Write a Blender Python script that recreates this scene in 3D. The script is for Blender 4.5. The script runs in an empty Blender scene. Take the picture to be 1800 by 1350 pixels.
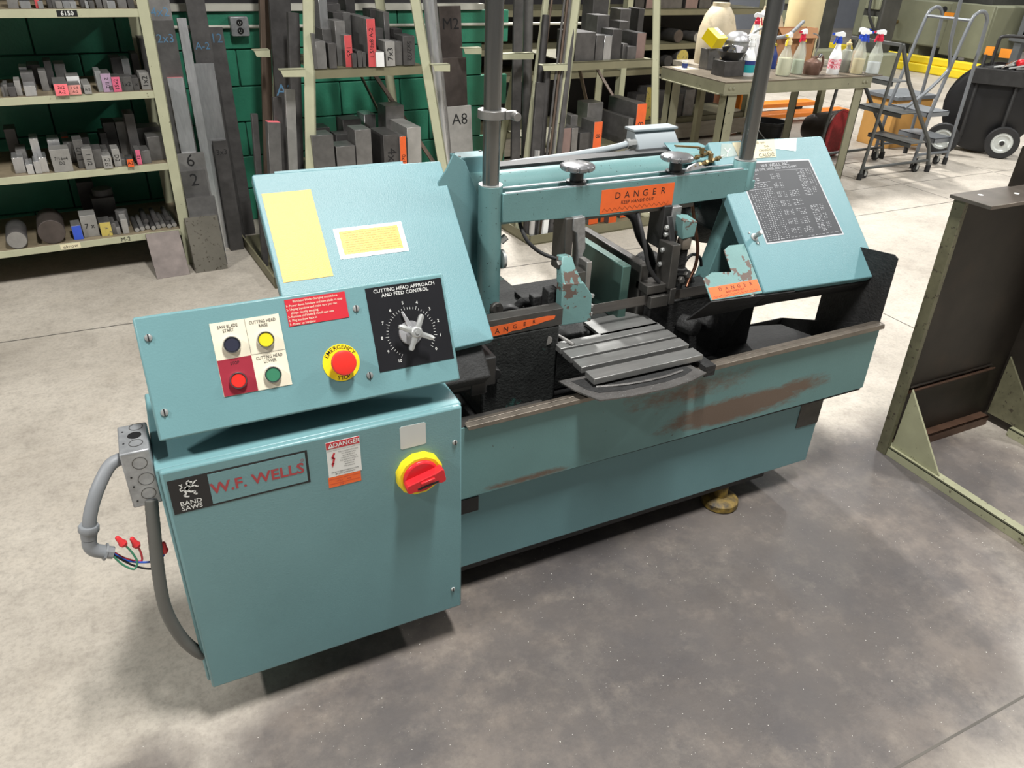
import bpy, bmesh, math, random
from mathutils import Vector, Matrix
random.seed(7)
S = bpy.context.scene
COL = S.collection
V = Vector
PI = math.pi

# ---------------------------------------------------------------- camera
def cam_axes(pitch, roll, yaw):
    h = V((math.cos(yaw), math.sin(yaw), 0)); up = V((0, 0, 1))
    f = math.cos(pitch) * h - math.sin(pitch) * up
    r = f.cross(up).normalized(); u = r.cross(f)
    r2 = math.cos(roll) * r + math.sin(roll) * u
    return r2, r2.cross(f), f
cd = bpy.data.cameras.new('camera'); cam = bpy.data.objects.new('camera', cd); COL.objects.link(cam)
cd.sensor_fit = 'HORIZONTAL'; cd.sensor_width = 36.0; cd.lens = 1330.0 / 1800 * 36
cd.clip_start = 0.05; cd.clip_end = 200
_r, _u, _f = cam_axes(math.radians(30.4), math.radians(2.4), math.radians(62.8))
_M = Matrix((_r, _u, -_f)).transposed().to_4x4(); _M.translation = V((0, 0, 1.6))
cam.matrix_world = _M
S.camera = cam

# ---------------------------------------------------------------- light
W = bpy.data.worlds.new('world'); S.world = W; W.use_nodes = True
W.node_tree.nodes['Background'].inputs[0].default_value = (0.96, 0.985, 1.0, 1)
W.node_tree.nodes['Background'].inputs[1].default_value = 0.13
def high_bay(x, y, power, z=5.3):
    l = bpy.data.lights.new('high_bay_lamp', 'AREA'); l.shape = 'RECTANGLE'; l.size = 0.35; l.size_y = 1.1
    l.energy = power; l.color = (1.0, 0.985, 0.955); l.spread = math.radians(175)
    o = bpy.data.objects.new('high_bay_lamp', l); COL.objects.link(o); o.location = (x, y, z)
for lx, ly, lp in ((0.9, 0.40, 300), (-4.6, 0.5, 330), (6.3, 0.8, 260), (3.4, 7.4, 720), (9.6, 7.0, 190), (12.0, 0.8, 170), (14.6, 7.2, 130), (9.2, 13.0, 120)):
    high_bay(lx, ly, lp)
S.view_settings.view_transform = 'Standard'; S.view_settings.look = 'None'
S.view_settings.exposure = 0.12; S.view_settings.gamma = 1.0; S.view_settings.use_curve_mapping = False

# ---------------------------------------------------------------- materials
def lin(c):
    return tuple((x / 255 / 12.92) if x / 255 <= 0.04045 else ((x / 255 + 0.055) / 1.055) ** 2.4 for x in c)
MATS = {}
def mat(name, rgb, rough=0.5, metal=0.0, var=0.12, scale=6.0, bump=0.0, bscale=80.0, chip=None, chip_scale=30.0, chip_t=0.66, chip_w=0.04, stretch=None, rnd=0.0, dark=None, dark_scale=3.0, dark_t=0.55, spec=0.5, alpha=None, coat=0.0, transmission=0.0, soft=0.12):
    if name in MATS: return MATS[name]
    m = bpy.data.materials.new(name); m.use_nodes = True; nt = m.node_tree; N = nt.nodes; L = nt.links
    b = N['Principled BSDF']; c = lin(rgb)
    tc = N.new('ShaderNodeTexCoord'); mp = N.new('ShaderNodeMapping'); L.new(tc.outputs['Object'], mp.inputs['Vector'])
    if stretch: mp.inputs['Scale'].default_value = stretch
    def noise(sc, det=5.0, ro=0.6):
        n = N.new('ShaderNodeTexNoise'); n.inputs['Scale'].default_value = sc; n.inputs['Detail'].default_value = det; n.inputs['Roughness'].default_value = ro
        L.new(mp.outputs[0], n.inputs['Vector']); return n
    def ramp(src, p0, p1, c0, c1):
        r = N.new('ShaderNodeValToRGB'); r.color_ramp.elements[0].position = p0; r.color_ramp.elements[1].position = p1
        r.color_ramp.elements[0].color = (*c0, 1); r.color_ramp.elements[1].color = (*c1, 1); L.new(src, r.inputs[0]); return r
    def mix(f, a, bb):
        x = N.new('ShaderNodeMix'); x.data_type = 'RGBA'; L.new(f, x.inputs[0]); L.new(a, x.inputs[6])
        if isinstance(bb, tuple): x.inputs[7].default_value = (*bb, 1)
        else: L.new(bb, x.inputs[7])
        return x.outputs[2]
    n1 = noise(scale)
    out = ramp(n1.outputs[0], 0.3, 0.7, tuple(x * (1 - var) for x in c), tuple(min(1, x * (1 + var)) for x in c)).outputs[0]
    if dark is not None:
        n3 = noise(dark_scale, 6.0, 0.65); f = ramp(n3.outputs[0], dark_t, dark_t + soft, (0, 0, 0), (1, 1, 1)).outputs[0]
        out = mix(f, out, lin(dark))
    if chip is not None:
        n2 = noise(chip_scale, 3.0, 0.6); f = ramp(n2.outputs[0], chip_t, chip_t + chip_w, (0, 0, 0), (1, 1, 1)).outputs[0]
        out = mix(f, out, lin(chip))
    if rnd:
        oi = N.new('ShaderNodeObjectInfo'); mr = N.new('ShaderNodeMapRange'); mr.inputs['To Min'].default_value = 1 - rnd; mr.inputs['To Max'].default_value = 1 + rnd; L.new(oi.outputs['Random'], mr.inputs[0])
        mm = N.new('ShaderNodeVectorMath'); mm.operation = 'SCALE'; L.new(out, mm.inputs[0]); L.new(mr.outputs[0], mm.inputs['Scale']); out = mm.outputs[0]
    L.new(out, b.inputs['Base Color'])
    b.inputs['Roughness'].default_value = rough; b.inputs['Metallic'].default_value = metal
    b.inputs['Specular IOR Level'].default_value = spec; b.inputs['Coat Weight'].default_value = coat
    b.inputs['Transmission Weight'].default_value = transmission
    if alpha is not None: b.inputs['Alpha'].default_value = alpha
    if bump:
        nb = noise(bscale, 4.0, 0.6); bp = N.new('ShaderNodeBump'); bp.inputs['Strength'].default_value = bump; bp.inputs['Distance'].default_value = 0.004
        L.new(nb.outputs[0], bp.inputs['Height']); L.new(bp.outputs[0], b.inputs['Normal'])
    MATS[name] = m; return m
# paints
mat('teal', (107, 146, 150), 0.36, var=0.05, scale=4, bump=0.10, bscale=260, chip=(40, 50, 48), chip_scale=120, chip_t=0.80, chip_w=0.02)
mat('teal_cover', (104, 144, 150), 0.34, var=0.04, scale=3, bump=0.16, bscale=420, spec=0.32, chip=(60, 80, 80), chip_scale=150, chip_t=0.79, chip_w=0.02)
mat('teal_worn', (100, 138, 138), 0.42, var=0.07, scale=6, bump=0.10, bscale=200, chip=(34, 36, 33), chip_scale=120, chip_t=0.672, chip_w=0.02)
mat('teal_chipped', (108, 146, 144), 0.5, var=0.08, scale=8, bump=0.1, bscale=150, chip=(98, 82, 74), chip_scale=26, chip_t=0.57, chip_w=0.02)
mat('grime', (34, 34, 34), 0.7, var=0.4, scale=30, bump=0.8, bscale=120, chip=(120, 120, 120), chip_scale=260, chip_t=0.72, chip_w=0.03)
mat('grime_teal', (36, 38, 37), 0.7, var=0.4, scale=30, bump=0.8, bscale=120, dark=(44, 82, 76), dark_scale=9, dark_t=0.60, soft=0.04, chip=(120, 120, 120), chip_scale=260, chip_t=0.73, chip_w=0.03)
mat('black_metal', (38, 38, 38), 0.5, var=0.3, scale=15, bump=0.15)
mat('knob_alu', (158, 158, 160), 0.3, 0.85, var=0.08)
mat('black_plastic', (20, 20, 22), 0.4, var=0.15)
mat('black_print', (22, 22, 24), 0.5, var=0.1)
mat('dial_black', (30, 30, 33), 0.32, var=0.1, scale=12)
mat('chart_black', (40, 43, 48), 0.5, var=0.08, scale=12)
mat('white_print', (225, 226, 222), 0.5, var=0.04)
mat('cream', (226, 218, 196), 0.5, var=0.03)
mat('paper', (222, 212, 178), 0.7, var=0.05)
mat('tape', (190, 196, 176), 0.22, var=0.1, scale=20, alpha=0.22)
mat('orange_label', (236, 104, 44), 0.45, var=0.06, scale=25, chip=(120, 50, 30), chip_scale=120, chip_t=0.72)
mat('crimson', (150, 40, 56), 0.45, var=0.05)
mat('chart_print', (176, 178, 182), 0.5)
mat('red_label', (196, 44, 56), 0.4, var=0.05)
mat('red_plastic', (218, 50, 42), 0.3, var=0.04)
mat('red_switch', (205, 36, 44), 0.35, var=0.05)
mat('red_print', (166, 62, 66), 0.5, var=0.05)
mat('yellow_plastic', (238, 214, 34), 0.4, var=0.06)
mat('yellow_button', (222, 208, 40), 0.35, var=0.04)
mat('green_button', (58, 122, 92), 0.35, var=0.04)
mat('navy_button', (44, 46, 62), 0.4, var=0.05)
mat('yellow_placard', (212, 170, 70), 0.42, var=0.05, scale=10, bump=0.15, bscale=420)
mat('foil_grey', (190, 188, 192), 0.35, 0.4, var=0.06)
mat('sticker_grey', (196, 200, 196), 0.45, var=0.05)
# metals
mat('chrome', (200, 200, 200), 0.16, 1.0, var=0.05)
mat('column_chrome', (120, 120, 118), 0.25, 0.85, var=0.18, scale=4, stretch=(14, 14, 0.6))
mat('cast_alu', (206, 206, 208), 0.34, 0.7, var=0.06, bump=0.12, bscale=200)
mat('zinc', (176, 178, 176), 0.40, 0.6, var=0.16, scale=30)
mat('galvanised', (158, 160, 162), 0.45, 0.5, var=0.22, scale=40)
mat('grey_paint', (150, 158, 162), 0.45, var=0.04)
mat('steel', (140, 138, 135), 0.38, 0.6, var=0.15, scale=16, bump=0.06, bscale=160, chip=(230, 230, 228), chip_scale=200, chip_t=0.72, chip_w=0.03)
mat('slat_steel', (140, 140, 138), 0.36, 0.55, var=0.14, scale=9, stretch=(1, 5, 5), bump=0.05, bscale=160, chip=(235, 235, 235), chip_scale=230, chip_t=0.70, chip_w=0.03)
mat('dark_steel', (86, 84, 81), 0.42, 0.6, var=0.22, scale=14, bump=0.1, bscale=140)
mat('blade_steel', (112, 108, 104), 0.34, 0.6, var=0.16, scale=10, stretch=(0.5, 8, 8))
mat('rim_steel', (122, 114, 104), 0.4, 0.5, var=0.25, scale=20, bump=0.15, bscale=120)
mat('brass', (142, 122, 84), 0.4, 0.7, var=0.2, scale=30)
mat('copper', (120, 84, 66), 0.35, 0.9, var=0.2, scale=14)
mat('rubber', (32, 32, 33), 0.6, var=0.15)
mat('conduit_grey', (128, 131, 134), 0.5, var=0.07)
mat('conduit_dark', (92, 92, 88), 0.55, var=0.1)
mat('wire_blue', (40, 90, 190), 0.4); mat('wire_green', (60, 130, 100), 0.4); mat('wire_red', (190, 50, 60), 0.4); mat('wire_black', (30, 30, 32), 0.4)
mat('wirenut', (214, 56, 60), 0.4)

def rust_paint():
    m = mat('teal_tray', (104, 141, 140), 0.42, var=0.07, scale=5, bump=0.1, bscale=200, chip=(70, 62, 52), chip_scale=60, chip_t=0.70, chip_w=0.03)
    nt = m.node_tree; N = nt.nodes; L = nt.links; b = N['Principled BSDF']
    src = b.inputs['Base Color'].links[0].from_socket
    tc = N.new('ShaderNodeTexCoord')
    def blob(cx, cz, rx, rz, gain):
        mp = N.new('ShaderNodeMapping'); mp.vector_type = 'POINT'
        mp.inputs['Location'].default_value = (-cx / rx, 0, -cz / rz); mp.inputs['Scale'].default_value = (1 / rx, 0, 1 / rz)
        L.new(tc.outputs['Object'], mp.inputs[0])
        g = N.new('ShaderNodeTexGradient'); g.gradient_type = 'SPHERICAL'; L.new(mp.outputs[0], g.inputs[0])
        k = N.new('ShaderNodeMath'); k.operation = 'MULTIPLY'; k.inputs[1].default_value = gain; L.new(g.outputs['Fac'], k.inputs[0]); return k.outputs[0]
    nz = N.new('ShaderNodeTexNoise'); nz.inputs['Scale'].default_value = 22; nz.inputs['Detail'].default_value = 9; nz.inputs['Roughness'].default_value = 0.8
    mpn = N.new('ShaderNodeMapping'); mpn.inputs['Scale'].default_value = (0.7, 1, 1.6); L.new(tc.outputs['Object'], mpn.inputs[0]); L.new(mpn.outputs[0], nz.inputs['Vector'])
    acc = None
    for a in ((0.50, 0.425, 0.42, 0.065, 1.0), (0.32, 0.53, 0.42, 0.08, 0.55), (0.75, 0.445, 0.2, 0.05, 0.7), (-0.2, 0.375, 0.3, 0.02, 0.6)):
        s = blob(*a)
        if acc is None: acc = s
        else:
            mx = N.new('ShaderNodeMath'); mx.operation = 'MAXIMUM'; L.new(acc, mx.inputs[0]); L.new(s, mx.inputs[1]); acc = mx.outputs[0]
    ad = N.new('ShaderNodeMath'); ad.operation = 'ADD'; L.new(acc, ad.inputs[0]); L.new(nz.outputs[0], ad.inputs[1])
    r = N.new('ShaderNodeValToRGB'); r.color_ramp.elements[0].position = 0.74; r.color_ramp.elements[1].position = 1.18; r.color_ramp.elements[1].color = (0.9, 0.9, 0.9, 1); L.new(ad.outputs[0], r.inputs[0])
    x = N.new('ShaderNodeMix'); x.data_type = 'RGBA'; L.new(r.outputs[0], x.inputs[0]); L.new(src, x.inputs[6]); x.inputs[7].default_value = (*lin((108, 84, 68)), 1)
    L.new(x.outputs[2], b.inputs['Base Color'])
rust_paint()

# ---------------------------------------------------------------- mesh helpers
ORG = {}
def org(o): return ORG.get(o.name, V((0, 0, 0))) if o else V((0, 0, 0))
class Fr:
    def __init__(s, o, x, y): s.o = V(o); s.x = V(x).normalized(); s.y = V(y).normalized(); s.n = s.x.cross(s.y)
    def P(s, u, v, h=0.0): return s.o + s.x * u + s.y * v + s.n * h
_TX = {}
def text_geo(s, bold=0.0):
    k = (s, bold)
    if k not in _TX:
        c = bpy.data.curves.new('t', 'FONT'); c.body = s; c.size = 1.0; c.align_x = 'CENTER'; c.align_y = 'CENTER'; c.resolution_u = 2; c.offset = bold; c.fill_mode = 'FRONT'
        o = bpy.data.objects.new('t', c); me = bpy.data.meshes.new_from_object(o)
        _TX[k] = ([v.co.copy() for v in me.vertices], [tuple(p.vertices) for p in me.polygons])
        bpy.data.objects.remove(o); bpy.data.meshes.remove(me); bpy.data.curves.remove(c)
    return _TX[k]
class MB:
    def __init__(s): s.v = []; s.f = []; s.mi = []; s.c = 0
    def m(s, i): s.c = i; return s
    def add(s, vs, fs):
        k = len(s.v); s.v += [V(p) for p in vs]
        for f in fs: s.f.append(tuple(i + k for i in f)); s.mi.append(s.c)
        return s
    def hexa(s, p): return s.add(p, [(0, 3, 2, 1), (4, 5, 6, 7), (0, 1, 5, 4), (1, 2, 6, 5), (2, 3, 7, 6), (3, 0, 4, 7)])
    def box(s, x0, x1, y0, y1, z0, z1): return s.hexa([(x0, y0, z0), (x1, y0, z0), (x1, y1, z0), (x0, y1, z0), (x0, y0, z1), (x1, y0, z1), (x1, y1, z1), (x0, y1, z1)])
    def fbox(s, fr, u0, u1, v0, v1, h0, h1):
        return s.hexa([fr.P(u0, v0, h0), fr.P(u1, v0, h0), fr.P(u1, v1, h0), fr.P(u0, v1, h0), fr.P(u0, v0, h1), fr.P(u1, v0, h1), fr.P(u1, v1, h1), fr.P(u0, v1, h1)])
    def prism(s, pts, ext):
        ext = V(ext); n = len(pts); a = [V(p) for p in pts]
        return s.add(a + [p + ext for p in a], [tuple(range(n))[::-1], tuple(range(n, 2 * n))] + [(i, (i + 1) % n, (i + 1) % n + n, i + n) for i in range(n)])
    def fprism(s, fr, uv, h0, h1): return s.prism([fr.P(u, v, h0) for u, v in uv], fr.n * (h1 - h0))
    def loft(s, rings, caps=True):
        n = len(rings[0]); k = [p for r in rings for p in r]; fs = []
        for j in range(len(rings) - 1):
            for i in range(n): fs.append((j * n + i, j * n + (i + 1) % n, (j + 1) * n + (i + 1) % n, (j + 1) * n + i))
        if caps: fs.append(tuple(range(n))[::-1]); fs.append(tuple(range((len(rings) - 1) * n, len(rings) * n)))
        return s.add(k, fs)
    def lathe(s, o, ax, prof, n=20, caps=True, scallop=None):
        o = V(o); ax = V(ax).normalized(); a = ax.orthogonal().normalized(); b = ax.cross(a); rings = []
        for r, h in prof:
            ring = []
            for i in range(n):
                t = 2 * PI * i / n; rr = r * (1 + (scallop[1] * min(0, math.cos(scallop[0] * t) + scallop[2]) if scallop else 0))
                ring.append(o + ax * h + (a * math.cos(t) + b * math.sin(t)) * rr)
            rings.append(ring)
        return s.loft(rings, caps)
    def cyl(s, p0, p1, r0, r1=None, n=16):
        p0 = V(p0); d = V(p1) - p0; return s.lathe(p0, d, [(r0, 0), (r1 if r1 is not None else r0, d.length)], n)
    def tube(s, pts, r, n=8, smooth=0, ribs=0.0):
        pts = [V(p) for p in pts]
        if smooth:
            q = []
            for i in range(len(pts) - 1):
                p0, p1, p2, p3 = pts[max(i - 1, 0)], pts[i], pts[i + 1], pts[min(i + 2, len(pts) - 1)]
                for k in range(smooth):
                    t = k / smooth; q.append(0.5 * (2 * p1 + (p2 - p0) * t + (2 * p0 - 5 * p1 + 4 * p2 - p3) * t * t + (3 * p1 - p0 - 3 * p2 + p3) * t ** 3))
            pts = q + [pts[-1]]
        rings = []; a = None
        for i, p in enumerate(pts):
            d = (pts[min(i + 1, len(pts) - 1)] - pts[max(i - 1, 0)]).normalized()
            a = d.orthogonal().normalized() if a is None else (a - d * a.dot(d)).normalized()
            b = d.cross(a); rr = r * (1 + (ribs if i % 2 else 0))
            rings.append([p + (a * math.cos(2 * PI * k / n) + b * math.sin(2 * PI * k / n)) * rr for k in range(n)])
        return s.loft(rings)
    def bar(s, p0, p1, w, t, up=(0, 0, 1)):
        p0 = V(p0); p1 = V(p1); d = (p1 - p0).normalized(); a = V(up); a = (a - d * a.dot(d))
        if a.length < 1e-4: a = d.orthogonal()
        a.normalize(); b = d.cross(a); a = a * t / 2; b = b * w / 2
        return s.hexa([p0 - a - b, p0 - a + b, p0 + a + b, p0 + a - b, p1 - a - b, p1 - a + b, p1 + a + b, p1 + a - b])
    def text(s, fr, txt, u, v, size, h=0.001, sx=1.0, bold=0.0, rot=0.0):
        vs, fs = text_geo(txt, bold); c, sn = math.cos(rot), math.sin(rot)
        return s.add([fr.P(u + (p.x * c * sx - p.y * sn) * size, v + (p.x * sn * sx + p.y * c) * size, h) for p in vs], fs)
    def stroke(s, fr, pts, w, h=0.001):
        for (a, b), (c, d) in zip(pts, pts[1:]):
            l = math.hypot(c - a, d - b) or 1; nx, ny = -(d - b) / l * w / 2, (c - a) / l * w / 2
            s.add([fr.P(a + nx, b + ny, h), fr.P(a - nx, b - ny, h), fr.P(c - nx, d - ny, h), fr.P(c + nx, d + ny, h)], [(0, 1, 2, 3)])
        return s
    def build(s, name, mats, parent=None, bevel=0.0, seg=2, smooth=38):
        me = bpy.data.meshes.new(name); g = org(parent)
        me.from_pydata([p - g for p in s.v], [], s.f)
        for mm in (mats if isinstance(mats, (list, tuple)) else [mats]): me.materials.append(MATS[mm])
        me.polygons.foreach_set('material_index', s.mi)
        bm = bmesh.new(); bm.from_mesh(me); bmesh.ops.recalc_face_normals(bm, faces=bm.faces); bm.to_mesh(me); bm.free()
        if smooth:
            me.polygons.foreach_set('use_smooth', [True] * len(me.polygons)); me.set_sharp_from_angle(angle=math.radians(smooth))
        o = bpy.data.objects.new(name, me); COL.objects.link(o)
        if parent: o.parent = parent; ORG[o.name] = g
        if bevel:
            md = o.modifiers.new('bevel', 'BEVEL'); md.width = bevel; md.segments = seg; md.limit_method = 'ANGLE'; md.angle_limit = math.radians(40); md.harden_normals = False
        return o
def tag(o, label=None, cat=None, group=None, kind=None):
    for k, v in (('label', label), ('category', cat), ('group', group), ('kind', kind)):
        if v: o[k] = v
    return o
def thing(name, label, cat, loc, group=None, rotz=0.0, world=True):
    o = bpy.data.objects.new(name, None); COL.objects.link(o); o.location = loc; o.rotation_euler = (0, 0, rotz); o.empty_display_size = 0.1
    if world: ORG[o.name] = V(loc)
    return tag(o, label, cat, group)
def copy_tree(o, parent=None):
    c = o.copy(); COL.objects.link(c); c.parent = parent
    for ch in list(o.children): copy_tree(ch, c)
    return c
def part(name, mats, parent, fn, **kw):
    b = MB(); fn(b); return b.build(name, mats, parent, **kw)
def B(*a): return MB().box(*a)
X, Y, Z = V((1, 0, 0)), V((0, 1, 0)), V((0, 0, 1))
ORD = ['first', 'second', 'third', 'fourth', 'fifth', 'sixth', 'seventh', 'eighth', 'ninth', 'tenth', 'eleventh', 'twelfth', 'thirteenth', 'fourteenth', 'fifteenth', 'sixteenth', 'seventeenth', 'eighteenth', 'nineteenth', 'twentieth', 'twenty-first', 'twenty-second', 'twenty-third', 'twenty-fourth', 'twenty-fifth', 'twenty-sixth', 'twenty-seventh', 'twenty-eighth', 'twenty-ninth', 'thirtieth']
# ---------------------------------------------------------------- setting
def concrete():
    m = bpy.data.materials.new('concrete'); m.use_nodes = True; nt = m.node_tree; N = nt.nodes; L = nt.links; b = N['Principled BSDF']; MATS['concrete'] = m
    tc = N.new('ShaderNodeTexCoord')
    def noise(sc, det=6, ro=0.6, st=None):
        n = N.new('ShaderNodeTexNoise'); n.inputs['Scale'].default_value = sc; n.inputs['Detail'].default_value = det; n.inputs['Roughness'].default_value = ro
        src = tc.outputs['Object']
        if st:
            mp = N.new('ShaderNodeMapping'); mp.inputs['Scale'].default_value = st; L.new(src, mp.inputs[0]); src = mp.outputs[0]
        L.new(src, n.inputs['Vector']); return n.outputs[0]
    def ramp(src, p0, p1, c0=(0, 0, 0), c1=(1, 1, 1)):
        r = N.new('ShaderNodeValToRGB'); r.color_ramp.elements[0].position = p0; r.color_ramp.elements[1].position = p1
        r.color_ramp.elements[0].color = (*c0, 1); r.color_ramp.elements[1].color = (*c1, 1); L.new(src, r.inputs[0]); return r.outputs[0]
    def mix(f, a, c):
        x = N.new('ShaderNodeMix'); x.data_type = 'RGBA'; L.new(f, x.inputs[0]); L.new(a, x.inputs[6])
        if isinstance(c, tuple): x.inputs[7].default_value = (*c, 1)
        else: L.new(c, x.inputs[7])
        return x.outputs[2]
    def math_(op, a, c):
        k = N.new('ShaderNodeMath'); k.operation = op; k.use_clamp = (op == 'MULTIPLY')
        L.new(a, k.inputs[0])
        if isinstance(c, (int, float)): k.inputs[1].default_value = c
        else: L.new(c, k.inputs[1])
        return k.outputs[0]
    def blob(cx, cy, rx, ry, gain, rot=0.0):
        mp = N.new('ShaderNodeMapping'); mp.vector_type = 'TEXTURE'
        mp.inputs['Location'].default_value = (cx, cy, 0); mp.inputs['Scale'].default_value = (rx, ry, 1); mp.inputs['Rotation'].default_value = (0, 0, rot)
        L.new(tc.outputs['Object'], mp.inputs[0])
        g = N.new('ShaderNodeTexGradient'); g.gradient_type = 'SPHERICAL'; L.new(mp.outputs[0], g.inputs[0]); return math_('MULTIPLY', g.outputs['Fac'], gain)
    base = ramp(noise(1.3), 0.3, 0.72, lin((164, 156, 144)), lin((203, 195, 182)))
    base = mix(math_('MULTIPLY', ramp(noise(7, 8, 0.7), 0.50, 0.72), 0.35), base, lin((122, 115, 105)))
    base = mix(math_('MULTIPLY', ramp(noise(75, 4, 0.7), 0.45, 0.70), 0.30), base, lin((106, 100, 94)))
    acc = None                                                # oil stained area around the saw and the fixture, saw's shadow painted into it
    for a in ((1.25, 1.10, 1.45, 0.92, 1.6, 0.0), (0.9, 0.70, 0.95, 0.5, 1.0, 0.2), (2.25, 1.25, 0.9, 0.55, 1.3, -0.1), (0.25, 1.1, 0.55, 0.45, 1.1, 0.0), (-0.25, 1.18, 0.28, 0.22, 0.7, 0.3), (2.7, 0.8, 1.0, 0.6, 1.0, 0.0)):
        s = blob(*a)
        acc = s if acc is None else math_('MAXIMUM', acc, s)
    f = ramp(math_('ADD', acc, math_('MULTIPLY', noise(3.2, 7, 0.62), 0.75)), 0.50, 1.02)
    stain_shadow = ramp(noise(2.4, 7, 0.65), 0.32, 0.70, lin((70, 66, 68)), lin((108, 98, 90)))
    base = mix(math_('MULTIPLY', f, 0.9), base, stain_shadow)
    base = mix(math_('MULTIPLY', ramp(noise(22, 8, 0.75), 0.48, 0.66), 0.22), base, lin((88, 80, 74)))
    base = mix(math_('MULTIPLY', ramp(noise(4.3, 9, 0.78), 0.52, 0.78), 0.30), base, lin((190, 178, 160)))
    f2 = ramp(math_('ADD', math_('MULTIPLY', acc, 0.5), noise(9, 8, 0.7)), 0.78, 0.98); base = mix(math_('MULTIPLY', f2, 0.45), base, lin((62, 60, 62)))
    sp = ramp(noise(170, 2, 0.5), 0.735, 0.75); sp = math_('MULTIPLY', sp, ramp(acc, 0.15, 0.5)); base = mix(sp, base, lin((225, 222, 214)))
    L.new(base, b.inputs['Base Color']); L.new(ramp(noise(5), 0.3, 0.7, (0.42,) * 3, (0.62,) * 3), b.inputs['Roughness'])
    bp = N.new('ShaderNodeBump'); bp.inputs['Strength'].default_value = 0.12; bp.inputs['Distance'].default_value = 0.004; L.new(noise(90, 4), bp.inputs['Height']); L.new(bp.outputs[0], b.inputs['Normal'])
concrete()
mat('joint_dark', (92, 88, 82), 0.8)
mat('green_block', (48, 122, 96), 0.42, var=0.10, scale=9, bump=0.5, bscale=60)
mat('mortar_green', (24, 66, 52), 0.7, var=0.1)
mat('ledge_grey', (190, 188, 176), 0.6, var=0.1)
mat('upper_dark', (40, 38, 40), 0.7, var=0.2)
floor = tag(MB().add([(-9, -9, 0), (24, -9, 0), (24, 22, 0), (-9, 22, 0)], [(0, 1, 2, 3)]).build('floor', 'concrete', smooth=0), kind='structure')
for a in ((3.345, 3.351, -6, 16), (7.9, 7.907, -6, 16), (5.60, 5.605, 2.6, 16), (6.75, 6.755, 2.6, 16)): B(a[0], a[1], a[2], a[3], -0.004, 0.0006).build('floor_joint', 'joint_dark', floor)
for a in ((-8, 18, 0.527, 0.533), (-8, 18, 3.60, 3.607), (4.4, 18, 4.1, 4.105), (-8, 18, 6.8, 6.81)): B(a[0], a[1], a[2], a[3], -0.004, 0.0007).build('floor_joint', 'joint_dark', floor)

WA = math.radians(4.0); WT = V((math.cos(WA), math.sin(WA), 0)); WN = V((-math.sin(WA), math.cos(WA), 0))
def WP(u, c, z): return WT * u + WN * c + Z * z
class WF:                                                  # boxes in wall-aligned coordinates (u along, c deep, z up)
    @staticmethod
    def box(b, u0, u1, c0, c1, z0, z1): return b.hexa([WP(u0, c0, z0), WP(u1, c0, z0), WP(u1, c1, z0), WP(u0, c1, z0), WP(u0, c0, z1), WP(u1, c0, z1), WP(u1, c1, z1), WP(u0, c1, z1)])
def wbox(*a): return WF.box(MB(), *a)
CW = 4.86
wall = tag(wbox(-5.0, 2.60, CW + 0.015, CW + 0.25, 0, 1.20).build('wall_back', 'mortar_green'), kind='structure')
blk = None
for r in range(6):
    for k in range(9):
        u = -1.0 + 0.4 * k + (0.2 if r % 2 else 0.0); p = WP(u, CW, 0.2 * r)
        if blk is None:
            blk = MB().box(0.003, 0.397, 0, 0.03, 0.003, 0.197).build('block', 'green_block', wall, bevel=0.004, seg=1); o = blk
        else:
            o = blk.copy(); COL.objects.link(o)
        o.location = p; o.rotation_euler = (0, 0, WA)
wbox(-5.0, 2.60, CW - 0.02, CW + 0.25, 1.20, 1.235).build('ledge', 'ledge_grey', wall)
tag(wbox(-5.0, 2.60, CW + 0.05, CW + 0.25, 1.235, 4.6).build('wall_upper', 'upper_dark'), kind='structure')
tag(wbox(2.60, 6.1, 6.25, 6.4, 0, 2.4).build('dark_backdrop', 'upper_dark'), kind='structure')  # added backdrop; the gloom behind the rack is put into its near-black colour
tag(wbox(2.45, 2.60, CW + 0.25, 6.4, 0, 2.4).build('wall_return', 'upper_dark'), kind='structure')

# ---------------------------------------------------------------- band saw
saw = thing('band_saw', 'large teal horizontal metal-cutting band saw with sloping control panel and chrome columns', 'band saw', (0.97, 1.6, 0))
DF = Fr((0, 1.284, 0), X, Z)
PF = Fr((-0.055, 1.31, 0.775), X, (0, 0.43, 0.903))
CF = Fr((0, 1.5, 0.751), X, (0, 1, 1))
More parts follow.
